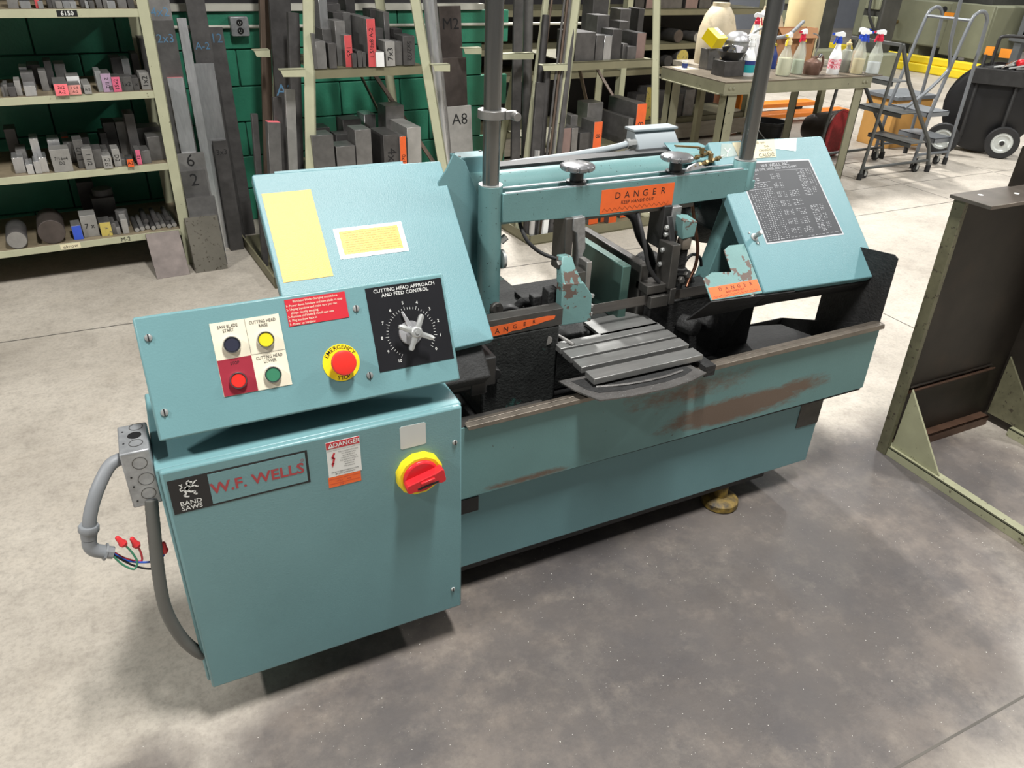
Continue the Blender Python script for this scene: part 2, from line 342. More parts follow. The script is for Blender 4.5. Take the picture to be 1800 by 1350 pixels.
# cabinet
B(-0.074, 0.546, 1.300, 1.60, 0.128, 0.722).build('cabinet_body', 'teal', saw, bevel=0.004)
door = B(-0.067, 0.541, 1.284, 1.3005, 0.118, 0.724).build('cabinet_door', 'teal', saw, bevel=0.005)
def brand(b):
    b.m(0).fbox(DF, -0.058, 0.203, 0.622, 0.702, 0, 0.0006)
    b.m(1).fbox(DF, 0.013, 0.198, 0.6265, 0.6975, 0, 0.0010)
    b.m(2).text(DF, 'W.F. WELLS', 0.104, 0.661, 0.0345, 0.0014, sx=1.0, bold=0.022)
    b.stroke(DF, [(0.1915 + 0.003 * math.cos(t * PI / 4), 0.681 + 0.003 * math.sin(t * PI / 4)) for t in range(9)], 0.0007, 0.0014)
    b.m(3).text(DF, 'BAND', -0.0245, 0.6435, 0.0145, 0.0014, bold=0.01).text(DF, 'SAWS', -0.0245, 0.6315, 0.0145, 0.0014, bold=0.01)
    def S(pts, w): b.stroke(DF, [(-0.0225 + x * 0.00092, 0.6735 + y * 0.00092) for x, y in pts], w * 0.001, 0.0014)
    S([(-8, 3), (-2, 6), (3, 13)], 8.5); S([(-6, 0), (0, 8)], 7); S([(1, 10), (4, 17)], 8); S([(0, 17), (8, 17)], 6); S([(-2, 13), (-2, 20), (3, 22)], 4.5)
    S([(4, 11), (10, 14), (14, 19)], 3); S([(3, 7), (11, 8), (15, 4)], 3); S([(14, 19), (17, 19)], 2); S([(15, 4), (18, 4)], 2)
    S([(-6, -1), (2, -6), (9, -6), (8, -13), (13, -15)], 4); S([(-9, 0), (-8, -9), (-13, -13), (-8, -16), (-3, -17)], 3.6)
    S([(-10, 2), (-17, 0), (-18, 6), (-13, 9), (-15, 15), (-18, 17)], 2.2); S([(-15, 15), (-12, 17)], 2.4)
part('brand_plate', ['black_print', 'teal', 'red_print', 'white_print'], door, brand, smooth=0)
def danger(b):
    b.m(0).fbox(DF, 0.241, 0.311, 0.6205, 0.708, 0, 0.0006)
    b.m(1).fbox(DF, 0.2415, 0.3105, 0.691, 0.7075, 0, 0.001)
    b.m(0).text(DF, 'DANGER', 0.2835, 0.6990, 0.0150, 0.0014, sx=0.92, bold=0.015)
    b.add([DF.P(0.2445, 0.6935, 0.0014), DF.P(0.2575, 0.6935, 0.0014), DF.P(0.251, 0.7055, 0.0014)], [(0, 1, 2)])
    b.m(1).stroke(DF, [(0.251, 0.7025), (0.251, 0.6975)], 0.0015, 0.0018)
    for dx, dy in ((0, 0),):
        b.stroke(DF, [(0.257, 0.680), (0.251, 0.668), (0.256, 0.668), (0.2515, 0.653)], 0.0042, 0.0012); b.add([DF.P(0.2485, 0.655, 0.0012), DF.P(0.2555, 0.6555, 0.0012), DF.P(0.2505, 0.645, 0.0012)], [(0, 1, 2)])
    b.m(2).text(DF, 'HAZARD OF ELECTRICAL SHOCK, BURN OR ARC FLASH', 0.276, 0.6865, 0.0027, 0.0012)
    for i, t in enumerate(('Read instructions before work', 'Turn off power before', 'removing this cover', 'Lockout main disconnect', 'Keep closed when power on', 'and use only with', 'approved fuses', 'Wear protection')):
        b.text(DF, t, 0.286, 0.6805 - 0.0055 * i, 0.0046, 0.0012, sx=0.72)
    b.text(DF, 'FAILURE TO OBSERVE THESE INSTRUCTIONS', 0.276, 0.6315, 0.0040, 0.0012, sx=0.72, bold=0.01).text(DF, 'MAY RESULT IN SERIOUS INJURY', 0.276, 0.6262, 0.0040, 0.0012, sx=0.72, bold=0.01)
    b.m(3).fbox(DF, 0.239, 0.308, 0.594, 0.6200, 0, 0.0006)
    b.m(4)
    for v in (0.6145, 0.6025): b.stroke(DF, [(0.241, v), (0.306, v)], 0.0006, 0.001)
    b.text(DF, 'VOLT      AMP', 0.272, 0.608, 0.0050, 0.001).text(DF, '115 1', 0.268, 0.5985, 0.0060, 0.001)
part('danger_decal', ['white_print', 'red_label', 'black_print', 'orange_label', 'red_print'], door, danger, smooth=0)
MB().fprism(DF, [(0.401, 0.648), (0.453, 0.649), (0.456, 0.652), (0.456, 0.702), (0.453, 0.705), (0.401, 0.706), (0.398, 0.703), (0.398, 0.651)], 0, 0.0006).build('blank_sticker', 'sticker_grey', door, smooth=0)
SC = DF.P(0.436, 0.579, 0)
MB().lathe(SC, -Y, [(0.0535, 0), (0.0535, 0.012), (0.048, 0.017), (0.043, 0.017)], 12).build('switch_collar', 'yellow_plastic', door)
MB().lathe(SC, -Y, [(0.041, 0.0), (0.041, 0.021), (0.037, 0.025)], 28).build('switch_disc', 'red_switch', door, bevel=0.001)
HF = Fr(SC + V((0, -0.024, 0)), (0.985, 0, 0.17), (-0.17, 0, 0.985))
def swh(b):
    b.m(0).fprism(HF, [(-0.042, -0.009), (-0.038, -0.014), (0.030, -0.014), (0.034, -0.017), (0.044, -0.017), (0.047, -0.012), (0.047, 0.014), (0.042, 0.018), (0.030, 0.014), (-0.038, 0.009), (-0.042, 0.004)], 0, 0.022)
    b.m(1).fbox(HF, -0.020, 0.030, -0.0125, -0.006, 0.02, 0.0226)
    b.m(0).fbox(HF, -0.010, 0.022, 0.001, 0.007, 0.02, 0.027)
part('switch_handle', ['red_switch', 'black_plastic'], door, swh, bevel=0.0015)
def screw(fr, u, v, r, parent, name='screw', m='zinc'):
    b = MB(); b.m(0).lathe(fr.P(u, v, 0), fr.n, [(r, 0), (r, 0.001), (r * 0.86, 0.0032), (r * 0.4, 0.0042)], 16)
    b.m(1).fbox(fr, u - r * 0.16, u + r * 0.16, v - r * 0.93, v + r * 0.93, 0.002, 0.00445); return b.build(name, [m, 'black_print'], parent)
screw(DF, 0.523, 0.634, 0.0062, door); screw(DF, 0.517, 0.187, 0.0058, door)
# junction box, conduits, loose wires
jb = B(-0.127, -0.0745, 1.330, 1.432, 0.625, 0.752).build('junction_box', 'galvanised', saw, bevel=0.003)
JT = Fr((-0.127, 1.33, 0.752), X, Y); JFr = Fr((-0.127, 1.33, 0.625), X, Z)
def ring(b, fr, u, v, r, w=0.0012, h=0.0006): b.stroke(fr, [(u + r * math.cos(t * PI / 8), v + r * math.sin(t * PI / 8)) for t in range(17)], w, h)
for fr_, u, v, r in ((JT, 0.033, 0.088, 0.012), (JT, 0.030, 0.030, 0.012), (JFr, 0.030, 0.100, 0.013), (JFr, 0.034, 0.062, 0.014), (JFr, 0.032, 0.028, 0.013)):
    b_ = MB(); ring(b_, fr_, u, v, r); b_.build('knockout_ring', 'dark_steel', jb, smooth=0)
MB().lathe(JT.P(0.029, 0.058, 0), Z, [(0.0125, 0), (0.0125, 0.0006)], 20).build('bushing', 'chrome', jb); MB().lathe(JT.P(0.029, 0.058, 0), Z, [(0.0105, 0), (0.0105, 0.001)], 20).build('open_hole', 'black_print', jb)
for fr_, u, v in ((JFr, 0.010, 0.016), (JFr, 0.010, 0.072), (JFr, 0.010, 0.050), (JT, 0.009, 0.078), (JT, 0.009, 0.035)): MB().lathe(fr_.P(u, v, 0), fr_.n, [(0.0019, 0), (0.0019, 0.0008)], 8).build('screw_hole', 'black_print', jb)
MB().tube([(-0.120, 1.40, 0.70), (-0.150, 1.385, 0.700), (-0.180, 1.36, 0.668), (-0.202, 1.345, 0.625), (-0.212, 1.34, 0.590)], 0.0125, 12, smooth=9, ribs=0.03).build('flexible_conduit', 'conduit_grey', saw)
MB().tube([(-0.094, 1.335, 0.635), (-0.103, 1.325, 0.56), (-0.114, 1.315, 0.46), (-0.118, 1.31, 0.37), (-0.105, 1.308, 0.285), (-0.082, 1.308, 0.225), (-0.065, 1.315, 0.195)], 0.0125, 12, smooth=14, ribs=0.05).build('flexible_conduit', 'conduit_dark', saw)
def conn(b):
    d = V((-0.2, -0.1, -0.97)).normalized(); p = V((-0.212, 1.34, 0.592))
    b.lathe(p + d * -0.012, d, [(0.0175, 0), (0.0185, 0.002), (0.0185, 0.013), (0.0165, 0.016)], 24, scallop=(8, 0.08, 0.0))
    b.lathe(p + d * 0.004, d, [(0.0155, 0), (0.014, 0.014)], 20)
    b.tube([(-0.2155, 1.338, 0.574), (-0.2175, 1.337, 0.558), (-0.2125, 1.336, 0.546), (-0.203, 1.336, 0.5385), (-0.194, 1.336, 0.533)], 0.0135, 14, smooth=4)
    b.lathe((-0.197, 1.336, 0.535), (0.88, 0, -0.47), [(0.017, 0), (0.017, 0.004), (0.0125, 0.004), (0.0125, 0.016)], 8)
part('conduit_elbow', 'conduit_grey', saw, conn)
wires = (('wire_blue', [(-0.183, 1.336, 0.526), (-0.160, 1.334, 0.498), (-0.125, 1.332, 0.484), (-0.100, 1.330, 0.490), (-0.094, 1.328, 0.508)], (0.1, 0, 1)),
         ('wire_black', [(-0.184, 1.334, 0.524), (-0.155, 1.330, 0.488), (-0.125, 1.326, 0.470), (-0.103, 1.322, 0.480), (-0.108, 1.320, 0.506)], None),
         ('wire_red', [(-0.183, 1.338, 0.528), (-0.165, 1.336, 0.505), (-0.140, 1.336, 0.488), (-0.137, 1.338, 0.512), (-0.141, 1.340, 0.530)], (-0.25, 0, 1)),
         ('wire_green', [(-0.184, 1.330, 0.524), (-0.172, 1.326, 0.500), (-0.155, 1.324, 0.483), (-0.146, 1.326, 0.498), (-0.152, 1.330, 0.525), (-0.162, 1.332, 0.548)], (-0.4, 0, 1)))
for i, (wm, pts, nut) in enumerate(wires):
    w = MB().tube(pts, 0.0021, 6, smooth=6).build('wire', wm, saw)
    if nut:
        p = V(pts[-1]); d = V(nut).normalized(); MB().lathe(p - d * 0.006, d, [(0.0065, 0), (0.0075, 0.004), (0.0085, 0.006), (0.006, 0.012), (0.0045, 0.024), (0.003, 0.026)], 10).build('wire_nut', 'wirenut', w)
# control panel
pan = MB().fbox(PF, 0, 0.603, 0.0, 0.232, -0.034, 0).build('control_panel', 'teal', saw, bevel=0.004)
MB().prism([(-0.045, 1.400, 0.7225), (-0.045, 1.50, 0.7225), (-0.045, 1.50, 0.90), (-0.045, 1.415, 0.90)], (0.58, 0, 0)).build('panel_box', 'teal', saw, bevel=0.003)
def legend(b):
    b.m(0).fbox(PF, 0.126, 0.254, 0.059, 0.200, 0, 0.0012); b.m(1).fbox(PF, 0.1265, 0.189, 0.0595, 0.129, 0, 0.0016)
    b.m(2).stroke(PF, [(0.1895, 0.130), (0.1895, 0.199)], 0.0005, 0.0018).stroke(PF, [(0.19, 0.1295), (0.2535, 0.1295)], 0.0005, 0.0018)
    for t, u, v in (('SAW BLADE', 0.157, 0.1905), ('START', 0.157, 0.1825), ('CUTTING HEAD', 0.2215, 0.190), ('RAISE', 0.2215, 0.182), ('STOP', 0.157, 0.1195), ('CUTTING HEAD', 0.2215, 0.1205), ('LOWER', 0.2215, 0.1125)):
        b.text(PF, t, u, v, 0.0088, 0.0020, sx=0.78)
part('legend_plate', ['cream', 'crimson', 'black_print'], pan, legend, smooth=0)
for (u, v), cm in zip(((0.158, 0.155), (0.2205, 0.154), (0.1565, 0.086), (0.221, 0.085)), ('navy_button', 'yellow_button', 'red_plastic', 'green_button')):
    bz = MB().lathe(PF.P(u, v, 0), PF.n, [(0.0168, 0), (0.0168, 0.009), (0.0155, 0.012), (0.0138, 0.012), (0.0138, 0.008)], 24, caps=False).build('button_bezel', 'chrome', pan)
    MB().lathe(PF.P(u, v, 0), PF.n, [(0.0138, 0.0), (0.0138, 0.0095), (0.0125, 0.0108)], 24).build('button_cap', cm, pan)
def redpl(b):
    b.m(0).fbox(PF, 0.2695, 0.389, 0.171, 0.2235, 0, 0.0012)
    b.m(1).text(PF, 'Bandsaw blade changing procedure', 0.329, 0.2185, 0.0066, 0.0016, sx=0.95)
    for i, t in enumerate(('1- Power down bandsaw and turn blade to stop', '2- Unplug bandsaw and make sure you can', '    always visually see plug', '3- Remove old blade & install new one', '4- Plug bandsaw back in', '5- Power up bandsaw')):
        vs, _ = text_geo(t); wd = max(p.x for p in vs) * 2 * 0.0062 * 0.9
        b.text(PF, t, 0.272 + wd / 2, 0.2105 - 0.0072 * i, 0.0064, 0.0016, sx=0.9, bold=0.003)
part('instruction_plate', ['red_label', 'cream'], pan, redpl, smooth=0)
EC = (0.3565, 0.0835)
def ering(b):
    b.m(0).lathe(PF.P(*EC, 0), PF.n, [(0.0375, 0), (0.0375, 0.0014)], 40)
    for word, mid, step, flip in (('EMERGENCY', 90, 14.5, 1), ('STOP', 270, 13, -1)):
        for i, ch in enumerate(word):
            a = math.radians(mid - flip * (i - (len(word) - 1) / 2) * step)
            b.m(1).text(PF, ch, EC[0] + 0.0312 * math.cos(a), EC[1] + 0.0312 * math.sin(a), 0.0118, 0.0018, bold=0.004, rot=a - flip * PI / 2)
part('emergency_stop_ring', ['yellow_plastic', 'black_print'], pan, ering)
MB().lathe(PF.P(*EC, 0), PF.n, [(0.014, 0), (0.014, 0.018), (0.0235, 0.019), (0.025, 0.022), (0.025, 0.029), (0.0235, 0.0325), (0.019, 0.034)], 32).build('emergency_stop_button', 'red_plastic', pan)
for u, v in ((0.406, 0.186), (0.409, 0.047), (0.0195, 0.192), (0.019, 0.052)): screw(PF, u, v, 0.0072, pan)
DC = (0.512, 0.1185)
def dialp(b):
    b.m(0).fbox(PF, 0.431, 0.596, 0.049, 0.2225, 0, 0.0012)
    b.m(1).text(PF, 'CUTTING HEAD APPROACH', 0.5135, 0.2135, 0.0104, 0.0016, sx=1.0, bold=0.004).text(PF, 'AND FEED CONTROL', 0.5135, 0.2035, 0.0104, 0.0016, sx=1.0, bold=0.004)
    for k in range(0, 41):
        a = math.radians(-42 + 27.9 * k / 4); r0 = 0.049; r1 = 0.0565 if k % 4 == 0 else 0.0535
        b.stroke(PF, [(DC[0] + r0 * math.cos(a), DC[1] + r0 * math.sin(a)), (DC[0] + r1 * math.cos(a), DC[1] + r1 * math.sin(a))], 0.0007, 0.0016)
        if k % 4 == 0: b.text(PF, str(k // 4), DC[0] + 0.064 * math.cos(a), DC[1] + 0.064 * math.sin(a), 0.0092, 0.0016, bold=0.005)
part('dial_plate', ['dial_black', 'white_print'], pan, dialp, smooth=0)
MB().lathe(PF.P(DC[0] - 0.002, DC[1], 0), PF.n, [(0.0255, 0), (0.0255, 0.004), (0.024, 0.006), (0.011, 0.006), (0.011, 0.032)], 28).build('dial_hub', 'cast_alu', pan)
def pointer(b):
    b.fprism(PF, [(DC[0] - 0.009, DC[1] + 0.014), (DC[0] - 0.017, DC[1] + 0.046), (DC[0] - 0.013, DC[1] + 0.047), (DC[0] + 0.004, DC[1] + 0.012)], 0.007, 0.010)
part('dial_pointer', 'cast_alu', pan, pointer, bevel=0.001)
def cross(b):
    for d in (62, 152, 242, 332):
        a = math.radians(d); c, s = math.cos(a), math.sin(a); L_ = 0.039
        b.loft([[PF.P(DC[0] + c * t - s * w * k, DC[1] + s * t + c * w * k, 0.036 + hh) for k, hh in ((-1, -0.004), (1, -0.004), (1, 0.003), (0, 0.005), (-1, 0.003))] for t, w in ((0.004, 0.0088), (0.013, 0.0056), (L_ - 0.004, 0.0052), (L_, 0.003))])
    b.lathe(PF.P(*DC, 0.029), PF.n, [(0.012, 0), (0.012, 0.011), (0.009, 0.0135), (0.004, 0.0135), (0.004, 0.016)], 20)
part('dial_handle', 'zinc', pan, cross)

# base and coolant tray
def skirt(b): b.box(0.10, 1.877, 1.427, 1.80, 0.100, 0.352)
part('base_skirt', 'teal', saw, skirt, bevel=0.003)
B(1.782, 1.8775, 1.4245, 1.43, 0.254, 0.348).build('shaded_slot_end', 'dark_steel', saw, bevel=0.001)  # both dark plates put the shade of the slot ends into colour
B(0.56, 0.648, 1.4245, 1.43, 0.290, 0.338).build('shaded_slot_end', 'black_metal', saw, bevel=0.001)
for fx in (0.35, 1.545):
    for fy in (1.455, 1.76):
        ft = MB().lathe((fx, fy, 0), Z, [(0.058, 0), (0.062, 0.005), (0.060, 0.022), (0.050, 0.030), (0.022, 0.034), (0.018, 0.105)], 20).build('levelling_foot', 'foot_yellow' if False else 'black_metal', saw)
mat('foot_yellow', (120, 98, 40), 0.6, var=0.4, scale=40, chip=(36, 34, 32), chip_scale=24, chip_t=0.42, chip_w=0.25)
for o in [o for o in saw.children if o.name.startswith('levelling_foot')]: o.data.materials[0] = MATS['foot_yellow']
B(0.12, 1.70, 1.435, 1.79, 0.078, 0.102).build('base_frame', 'black_metal', saw)
def tray(b):
    b.prism([(0.10, 1.400, 0.362), (2.016, 1.400, 0.372), (2.010, 1.400, 0.598), (0.10, 1.400, 0.574)], (0, 0.004, 0))
part('coolant_tray', 'teal_tray', saw, tray)
part('tray_shell', 'grime', saw, lambda b: (b.box(0.10, 2.010, 1.79, 1.794, 0.37, 0.452), b.prism([(2.010, 1.404, 0.374), (2.010, 1.792, 0.40), (2.010, 1.792, 0.452), (2.006, 1.404, 0.602)], (0.004, 0, 0)), b.box(0.10, 0.104, 1.404, 1.792, 0.37, 0.59), b.box(0.10, 2.010, 1.404, 1.792, 0.362, 0.375), b.box(0.10, 2.006, 1.4042, 1.407, 0.375, 0.572)))
def rim(b): b.prism([(0.597, 1.388, 0.590), (0.602, 1.388, 0.5785), (2.015, 1.388, 0.592), (2.012, 1.388, 0.608)], (0, 0.016, 0.001)); b.prism([(0.597, 1.404, 0.591), (2.012, 1.404, 0.608), (2.012, 1.43, 0.60), (0.62, 1.43, 0.580)], (0, 0, 0.002))
part('tray_rim', 'rim_steel', saw, rim, bevel=0.002)
def deck(b):
    b.prism([(0.12, 1.405, 0.44), (1.99, 1.405, 0.44), (2.00, 1.63, 0.45), (1.96, 1.745, 0.45), (1.80, 1.785, 0.45), (0.12, 1.785, 0.44)], (0, 0, 0.006))
    b.prism([(0.55, 1.405, 0.575), (0.90, 1.405, 0.58), (0.90, 1.47, 0.50), (0.55, 1.47, 0.50)], (0, 0.004, 0.004))
part('tray_deck', 'grime', saw, deck)
B(0.45, 0.86, 1.412, 1.50, 0.447, 0.545).build('swarf_box', 'dark_steel', saw, bevel=0.004)
GFr = Fr((2.012, 1.41, 0), Y, Z)
MB().fprism(GFr, [(0.0, 0.60), (0.24, 0.44), (0.24, 0.60), (0.236, 0.79), (0.02, 0.822), (0.004, 0.815)], 0, 0.004).build('splash_guard', 'grime', saw)
# head: wheel covers
def cover(b, poly, h0=-0.030): b.fprism(CF, poly, h0, 0.0)
lc = part('wheel_cover', 'teal_cover', saw, lambda b: cover(b, [(0.245, -0.02), (0.716, 0.0), (0.716, 0.492), (0.712, 0.496), (0.249, 0.500), (0.245, 0.496)]), bevel=0.004)
MB().fbox(CF, 0.262, 0.695, -0.085, 0.47, -0.155, -0.030).build('wheel_housing', 'grime', saw, bevel=0.006)
MB().fbox(CF, 0.30, 0.62, 0.4925, 0.51, -0.02, -0.012).build('cover_hinge', 'teal_cover', lc)
def plac(b):
    b.m(0).fbox(CF, 0.2565, 0.371, 0.222, 0.448, 0, 0.0008)
part('yellow_placard', ['yellow_placard'], lc, plac, smooth=0)
def nplate(b):
    b.m(0).fbox(CF, 0.398, 0.567, 0.260, 0.339, 0, 0.0010); b.m(1).fbox(CF, 0.409, 0.555, 0.270, 0.331, 0, 0.0014)
    b.m(2)
    random.seed(3)
    for i in range(9):
        u = 0.416 + random.random() * 0.006
        while u < 0.545:
            w = 0.004 + random.random() * 0.012; b.stroke(CF, [(u, 0.325 - i * 0.006), (min(u + w, 0.55), 0.325 - i * 0.006)], 0.0016, 0.0018); u += w + 0.003
    for u, v in ((0.4035, 0.3335), (0.5615, 0.3335), (0.4035, 0.2655), (0.5615, 0.2655)): b.m(3).lathe(CF.P(u, v, 0.001), CF.n, [(0.0032, 0), (0.0025, 0.0014)], 8)
mat('placard_print', (206, 168, 84), 0.5)
part('name_plate', ['foil_grey', 'yellow_placard', 'placard_print', 'zinc'], lc, nplate, smooth=0)
rc = part('wheel_cover', 'teal_cover', saw, lambda b: cover(b, [(1.577, -0.014), (2.050, -0.030), (2.042, 0.465), (2.036, 0.472), (1.583, 0.484), (1.577, 0.478)]), bevel=0.004)
part('blade_guard', 'teal_chipped', saw, lambda b: b.fprism(CF, [(1.388, -0.006), (1.574, -0.012), (1.574, 0.146), (1.518, 0.148), (1.494, 0.136), (1.493, 0.067), (1.425, 0.076), (1.388, 0.062)], -0.006, -0.002), bevel=0.001)
MB().fprism(CF, [(1.60, -0.022), (2.030, -0.035), (2.025, 0.455), (1.705, 0.462), (1.70, 0.10)], -0.10, -0.030).build('wheel_housing', 'grime', saw, bevel=0.004)
# underside flap below the right guard
MB().prism([CF.P(1.388, -0.006, -0.004), CF.P(1.70, -0.02, -0.01), CF.P(1.66, -0.02, -0.10), CF.P(1.36, -0.02, -0.10)], (0, -0.003, -0.003)).build('guard_flap', 'black_metal', saw)
def dlabel(fr, parent, u0, u1, v0, v1, h, text_h, name='danger_label', sub=True, tail=None):
    b = MB(); W_ = u1 - u0; H_ = v1 - v0
    b.m(0).fbox(fr, u0, u1, v0, v1, h - 0.0006, h); b.m(1)
    for i, ch in enumerate('DANGER'): b.text(fr, ch, u0 + W_ * (0.22 + 0.125 * i), v0 + H_ * 0.70, text_h, h + 0.0004)
    if sub: b.text(fr, 'KEEP HANDS OUT', u0 + W_ * 0.50, v0 + H_ * 0.40, text_h * 0.52, h + 0.0004)
    if sub:
        pts = []
        for i in range(14): pts += [(u0 + W_ * (0.03 + 0.068 * i), v0 + H_ * 0.08), (u0 + W_ * (0.055 + 0.068 * i), v0 + H_ * 0.22)]
        b.stroke(fr, pts, 0.0007, h + 0.0004)
    return b.build(name, ['orange_label', 'black_print'], parent, smooth=0)
part_guard = [o for o in saw.children if o.name.startswith('blade_guard')][0]
dlabel(CF, part_guard, 1.392, 1.571, -0.004, 0.032, -0.0012, 0.0155)
def chart(b):
    b.m(1).fprism(CF, [(1.652, 0.132), (1.966, 0.124), (1.947, 0.394), (1.650, 0.408)], 0, 0.0006)
    b.m(0).fprism(CF, [(1.657, 0.137), (1.961, 0.129), (1.942, 0.389), (1.655, 0.402)], 0.0, 0.0010)
    b.m(1).text(CF, 'W.F. WELLS, INC.', 1.80, 0.3855, 0.0150, 0.0014, bold=0.006).text(CF, 'BLADE TYPE, SPEED, AND FEED CHART', 1.79, 0.3735, 0.0108, 0.0014, bold=0.004)
    random.seed(11)
    def rows(u0, u1, v0, v1, dv, wmin, wmax, gap, th):
        v = v1
        while v > v0:
            u = u0
            while u < u1:
                w = wmin + random.random() * (wmax - wmin)
                if random.random() > 0.12: b.stroke(CF, [(u, v), (min(u + w * 0.8, u1), v)], th * 0.6, 0.0014)
                u += w + gap
            v -= dv
    rows(1.664, 1.755, 0.14, 0.31, 0.0062, 0.004, 0.006, 0.005, 0.0024)
    rows(1.664, 1.720, 0.335, 0.36, 0.007, 0.006, 0.016, 0.003, 0.0026); rows(1.675, 1.74, 0.315, 0.33, 0.006, 0.006, 0.012, 0.003, 0.0024)
    for j in range(7):
        v1 = 0.355 - 0.031 * j
        rows(1.765, 1.783, v1 - 0.018, v1, 0.0045, 0.004, 0.008, 0.002, 0.0026); rows(1.790, 1.802, v1 - 0.018, v1, 0.0055, 0.004, 0.008, 0.002, 0.0022)
        if j > 1: rows(1.815, 1.852, v1 - 0.020, v1, 0.0058, 0.004, 0.014, 0.003, 0.0024)
        if j != 3: rows(1.875, 1.905, v1 - 0.021, v1 + 0.004, 0.0048, 0.006, 0.014, 0.002, 0.0024); rows(1.913, 1.930, v1 - 0.018, v1 + 0.004, 0.0055, 0.004, 0.008, 0.003, 0.0022)
    rows(1.664, 1.80, 0.1385, 0.1415, 0.004, 0.008, 0.02, 0.003, 0.0016); rows(1.82, 1.955, 0.1345, 0.1375, 0.004, 0.008, 0.02, 0.003, 0.0016)
    for v in (0.31, 0.332): b.stroke(CF, [(1.662, v), (1.756, v)], 0.0008, 0.0014)
    b.stroke(CF, [(1.79, 0.366), (1.934, 0.362), (1.936, 0.30)], 0.0008, 0.0014)
part('feed_chart', ['chart_black', 'chart_print'], rc, chart, smooth=0)
def note(b):
    b.m(0).fprism(CF, [(1.668, 0.474), (1.836, 0.474), (1.818, 0.412), (1.672, 0.416)], 0.0, 0.0014)
    b.m(1).text(CF, 'Cut     80 rpm', 1.757, 0.466, 0.0125, 0.0018).text(CF, 'Disk', 1.795, 0.4515, 0.0105, 0.0018).text(CF, 'CANADIC', 1.785, 0.4385, 0.0115, 0.0018).text(CF, 'CALDIE', 1.782, 0.4215, 0.0190, 0.0018)
part('taped_note', ['paper', 'black_print'], rc, note, smooth=0)
for q in ([(1.600, 0.425), (1.668, 0.430), (1.668, 0.470), (1.625, 0.474)], [(1.826, 0.440), (1.905, 0.425), (1.930, 0.470), (1.836, 0.472)]): MB().fprism(CF, q, 0.0014, 0.0018).build('clear_tape', 'tape', rc, smooth=0)
for p in ([(1.628, 0.430), (1.640, 0.447), (1.652, 0.455)], [(1.637, 0.444), (1.630, 0.458)], [(1.870, 0.465), (1.874, 0.448), (1.886, 0.434)], [(1.856, 0.456), (1.874, 0.449), (1.895, 0.455)], [(1.60, 0.43), (1.62, 0.436)]): MB().stroke(CF, p, 0.0022, 0.0021).build('tape_crease', 'white_print', rc, smooth=0)
def latch(b):
    b.lathe(CF.P(1.616, 0.160, 0), CF.n, [(0.012, 0), (0.012, 0.003), (0.006, 0.004), (0.006, 0.016), (0.0075, 0.018), (0.0075, 0.034), (0.006, 0.036)], 14)
    for du, dv in ((-0.012, 0.016), (0.004, -0.020)): b.lathe(CF.P(1.616 + du, 0.160 + dv, 0), CF.n, [(0.0038, 0), (0.003, 0.003)], 8)
part('cover_latch', 'zinc', rc, latch)
# columns, sleeves, cross beam
XL, XR, YC = 0.814, 1.654, 1.75
for xc, zt in ((XL, 2.6), (XR, 2.6)):
    MB().cyl((xc, YC, 0.60), (xc, YC, zt), 0.0218, n=28).build('guide_column', 'column_chrome', saw)
sl = MB().lathe((XL, YC, 0.59), Z, [(0.0315, 0), (0.0315, 0.466), (0.0295, 0.4685), (0.0225, 0.4685)], 28).build('column_sleeve', 'teal_worn', saw)
MB().lathe((XL, YC, 1.0575), Z, [(0.0310, 0), (0.0310, 0.0016), (0.0222, 0.0018)], 28).build('wiper_ring', 'zinc', sl)
def rsl(b):
    b.lathe((XR, YC, 0.97), Z, [(0.033, 0), (0.033, 0.086), (0.0315, 0.0885), (0.0225, 0.0885)], 28)
    b.prism([(1.624, 1.722, 1.0), (1.684, 1.722, 1.0), (1.672, 1.722, 0.60), (1.530, 1.722, 0.60), (1.575, 1.722, 0.755), (1.622, 1.722, 0.94)], (0, 0.055, 0))
sr = part('column_sleeve', 'teal_worn', saw, rsl, bevel=0.004)
MB().lathe((XR, YC, 1.058), Z, [(0.0325, 0), (0.0325, 0.0016), (0.0222, 0.0018)], 28).build('wiper_ring', 'zinc', sr)
def clampf(b):
    b.lathe((XL, YC, 1.222), Z, [(0.0222, 0), (0.036, 0), (0.036, 0.020), (0.0222, 0.020)], 28, caps=False)
    b.box(XL + 0.022, XL + 0.052, YC - 0.032, YC - 0.018, 1.222, 1.241); b.cyl((XL + 0.045, YC - 0.050, 1.230), (XL + 0.045, YC - 0.01, 1.230), 0.0105, n=14)
part('stop_collar', 'steel', saw, clampf, bevel=0.001)
beam = part('cross_beam', 'teal_worn', saw, lambda b: (b.prism([(XL + 0.02, 1.717, 1.040), (XR - 0.01, 1.717, 1.038), (XR - 0.01, 1.717, 0.958), (1.45, 1.717, 0.955), (1.15, 1.717, 0.948), (XL + 0.02, 1.717, 0.964)], (0, 0.012, 0)), b.box(XL + 0.02, XR - 0.01, 1.762, 1.774, 0.955, 1.040), b.box(XL + 0.02, XR - 0.01, 1.729, 1.762, 0.955, 0.985)), bevel=0.002)
part('beam_edge', 'grey_paint', saw, lambda b: (b.box(XL + 0.03, XR - 0.03, 1.7175, 1.7285, 1.0385, 1.0412), b.box(XL + 0.03, XR - 0.03, 1.7625, 1.7735, 1.0395, 1.0412)))
BFr = Fr((0, 1.717, 0), X, Z)
dlabel(BFr, beam, 1.132, 1.376, 0.955, 1.022, 0.0006, 0.026)
MB().box(1.06, 1.46, 1.722, 1.77, 0.942, 0.956).build('beam_wear_strip', 'dark_steel', saw)
MB().cyl((XL - 0.02, 1.868, 1.005), (XR - 0.02, 1.868, 1.005), 0.052, n=32).build('blade_return_tube', 'teal_worn', saw)
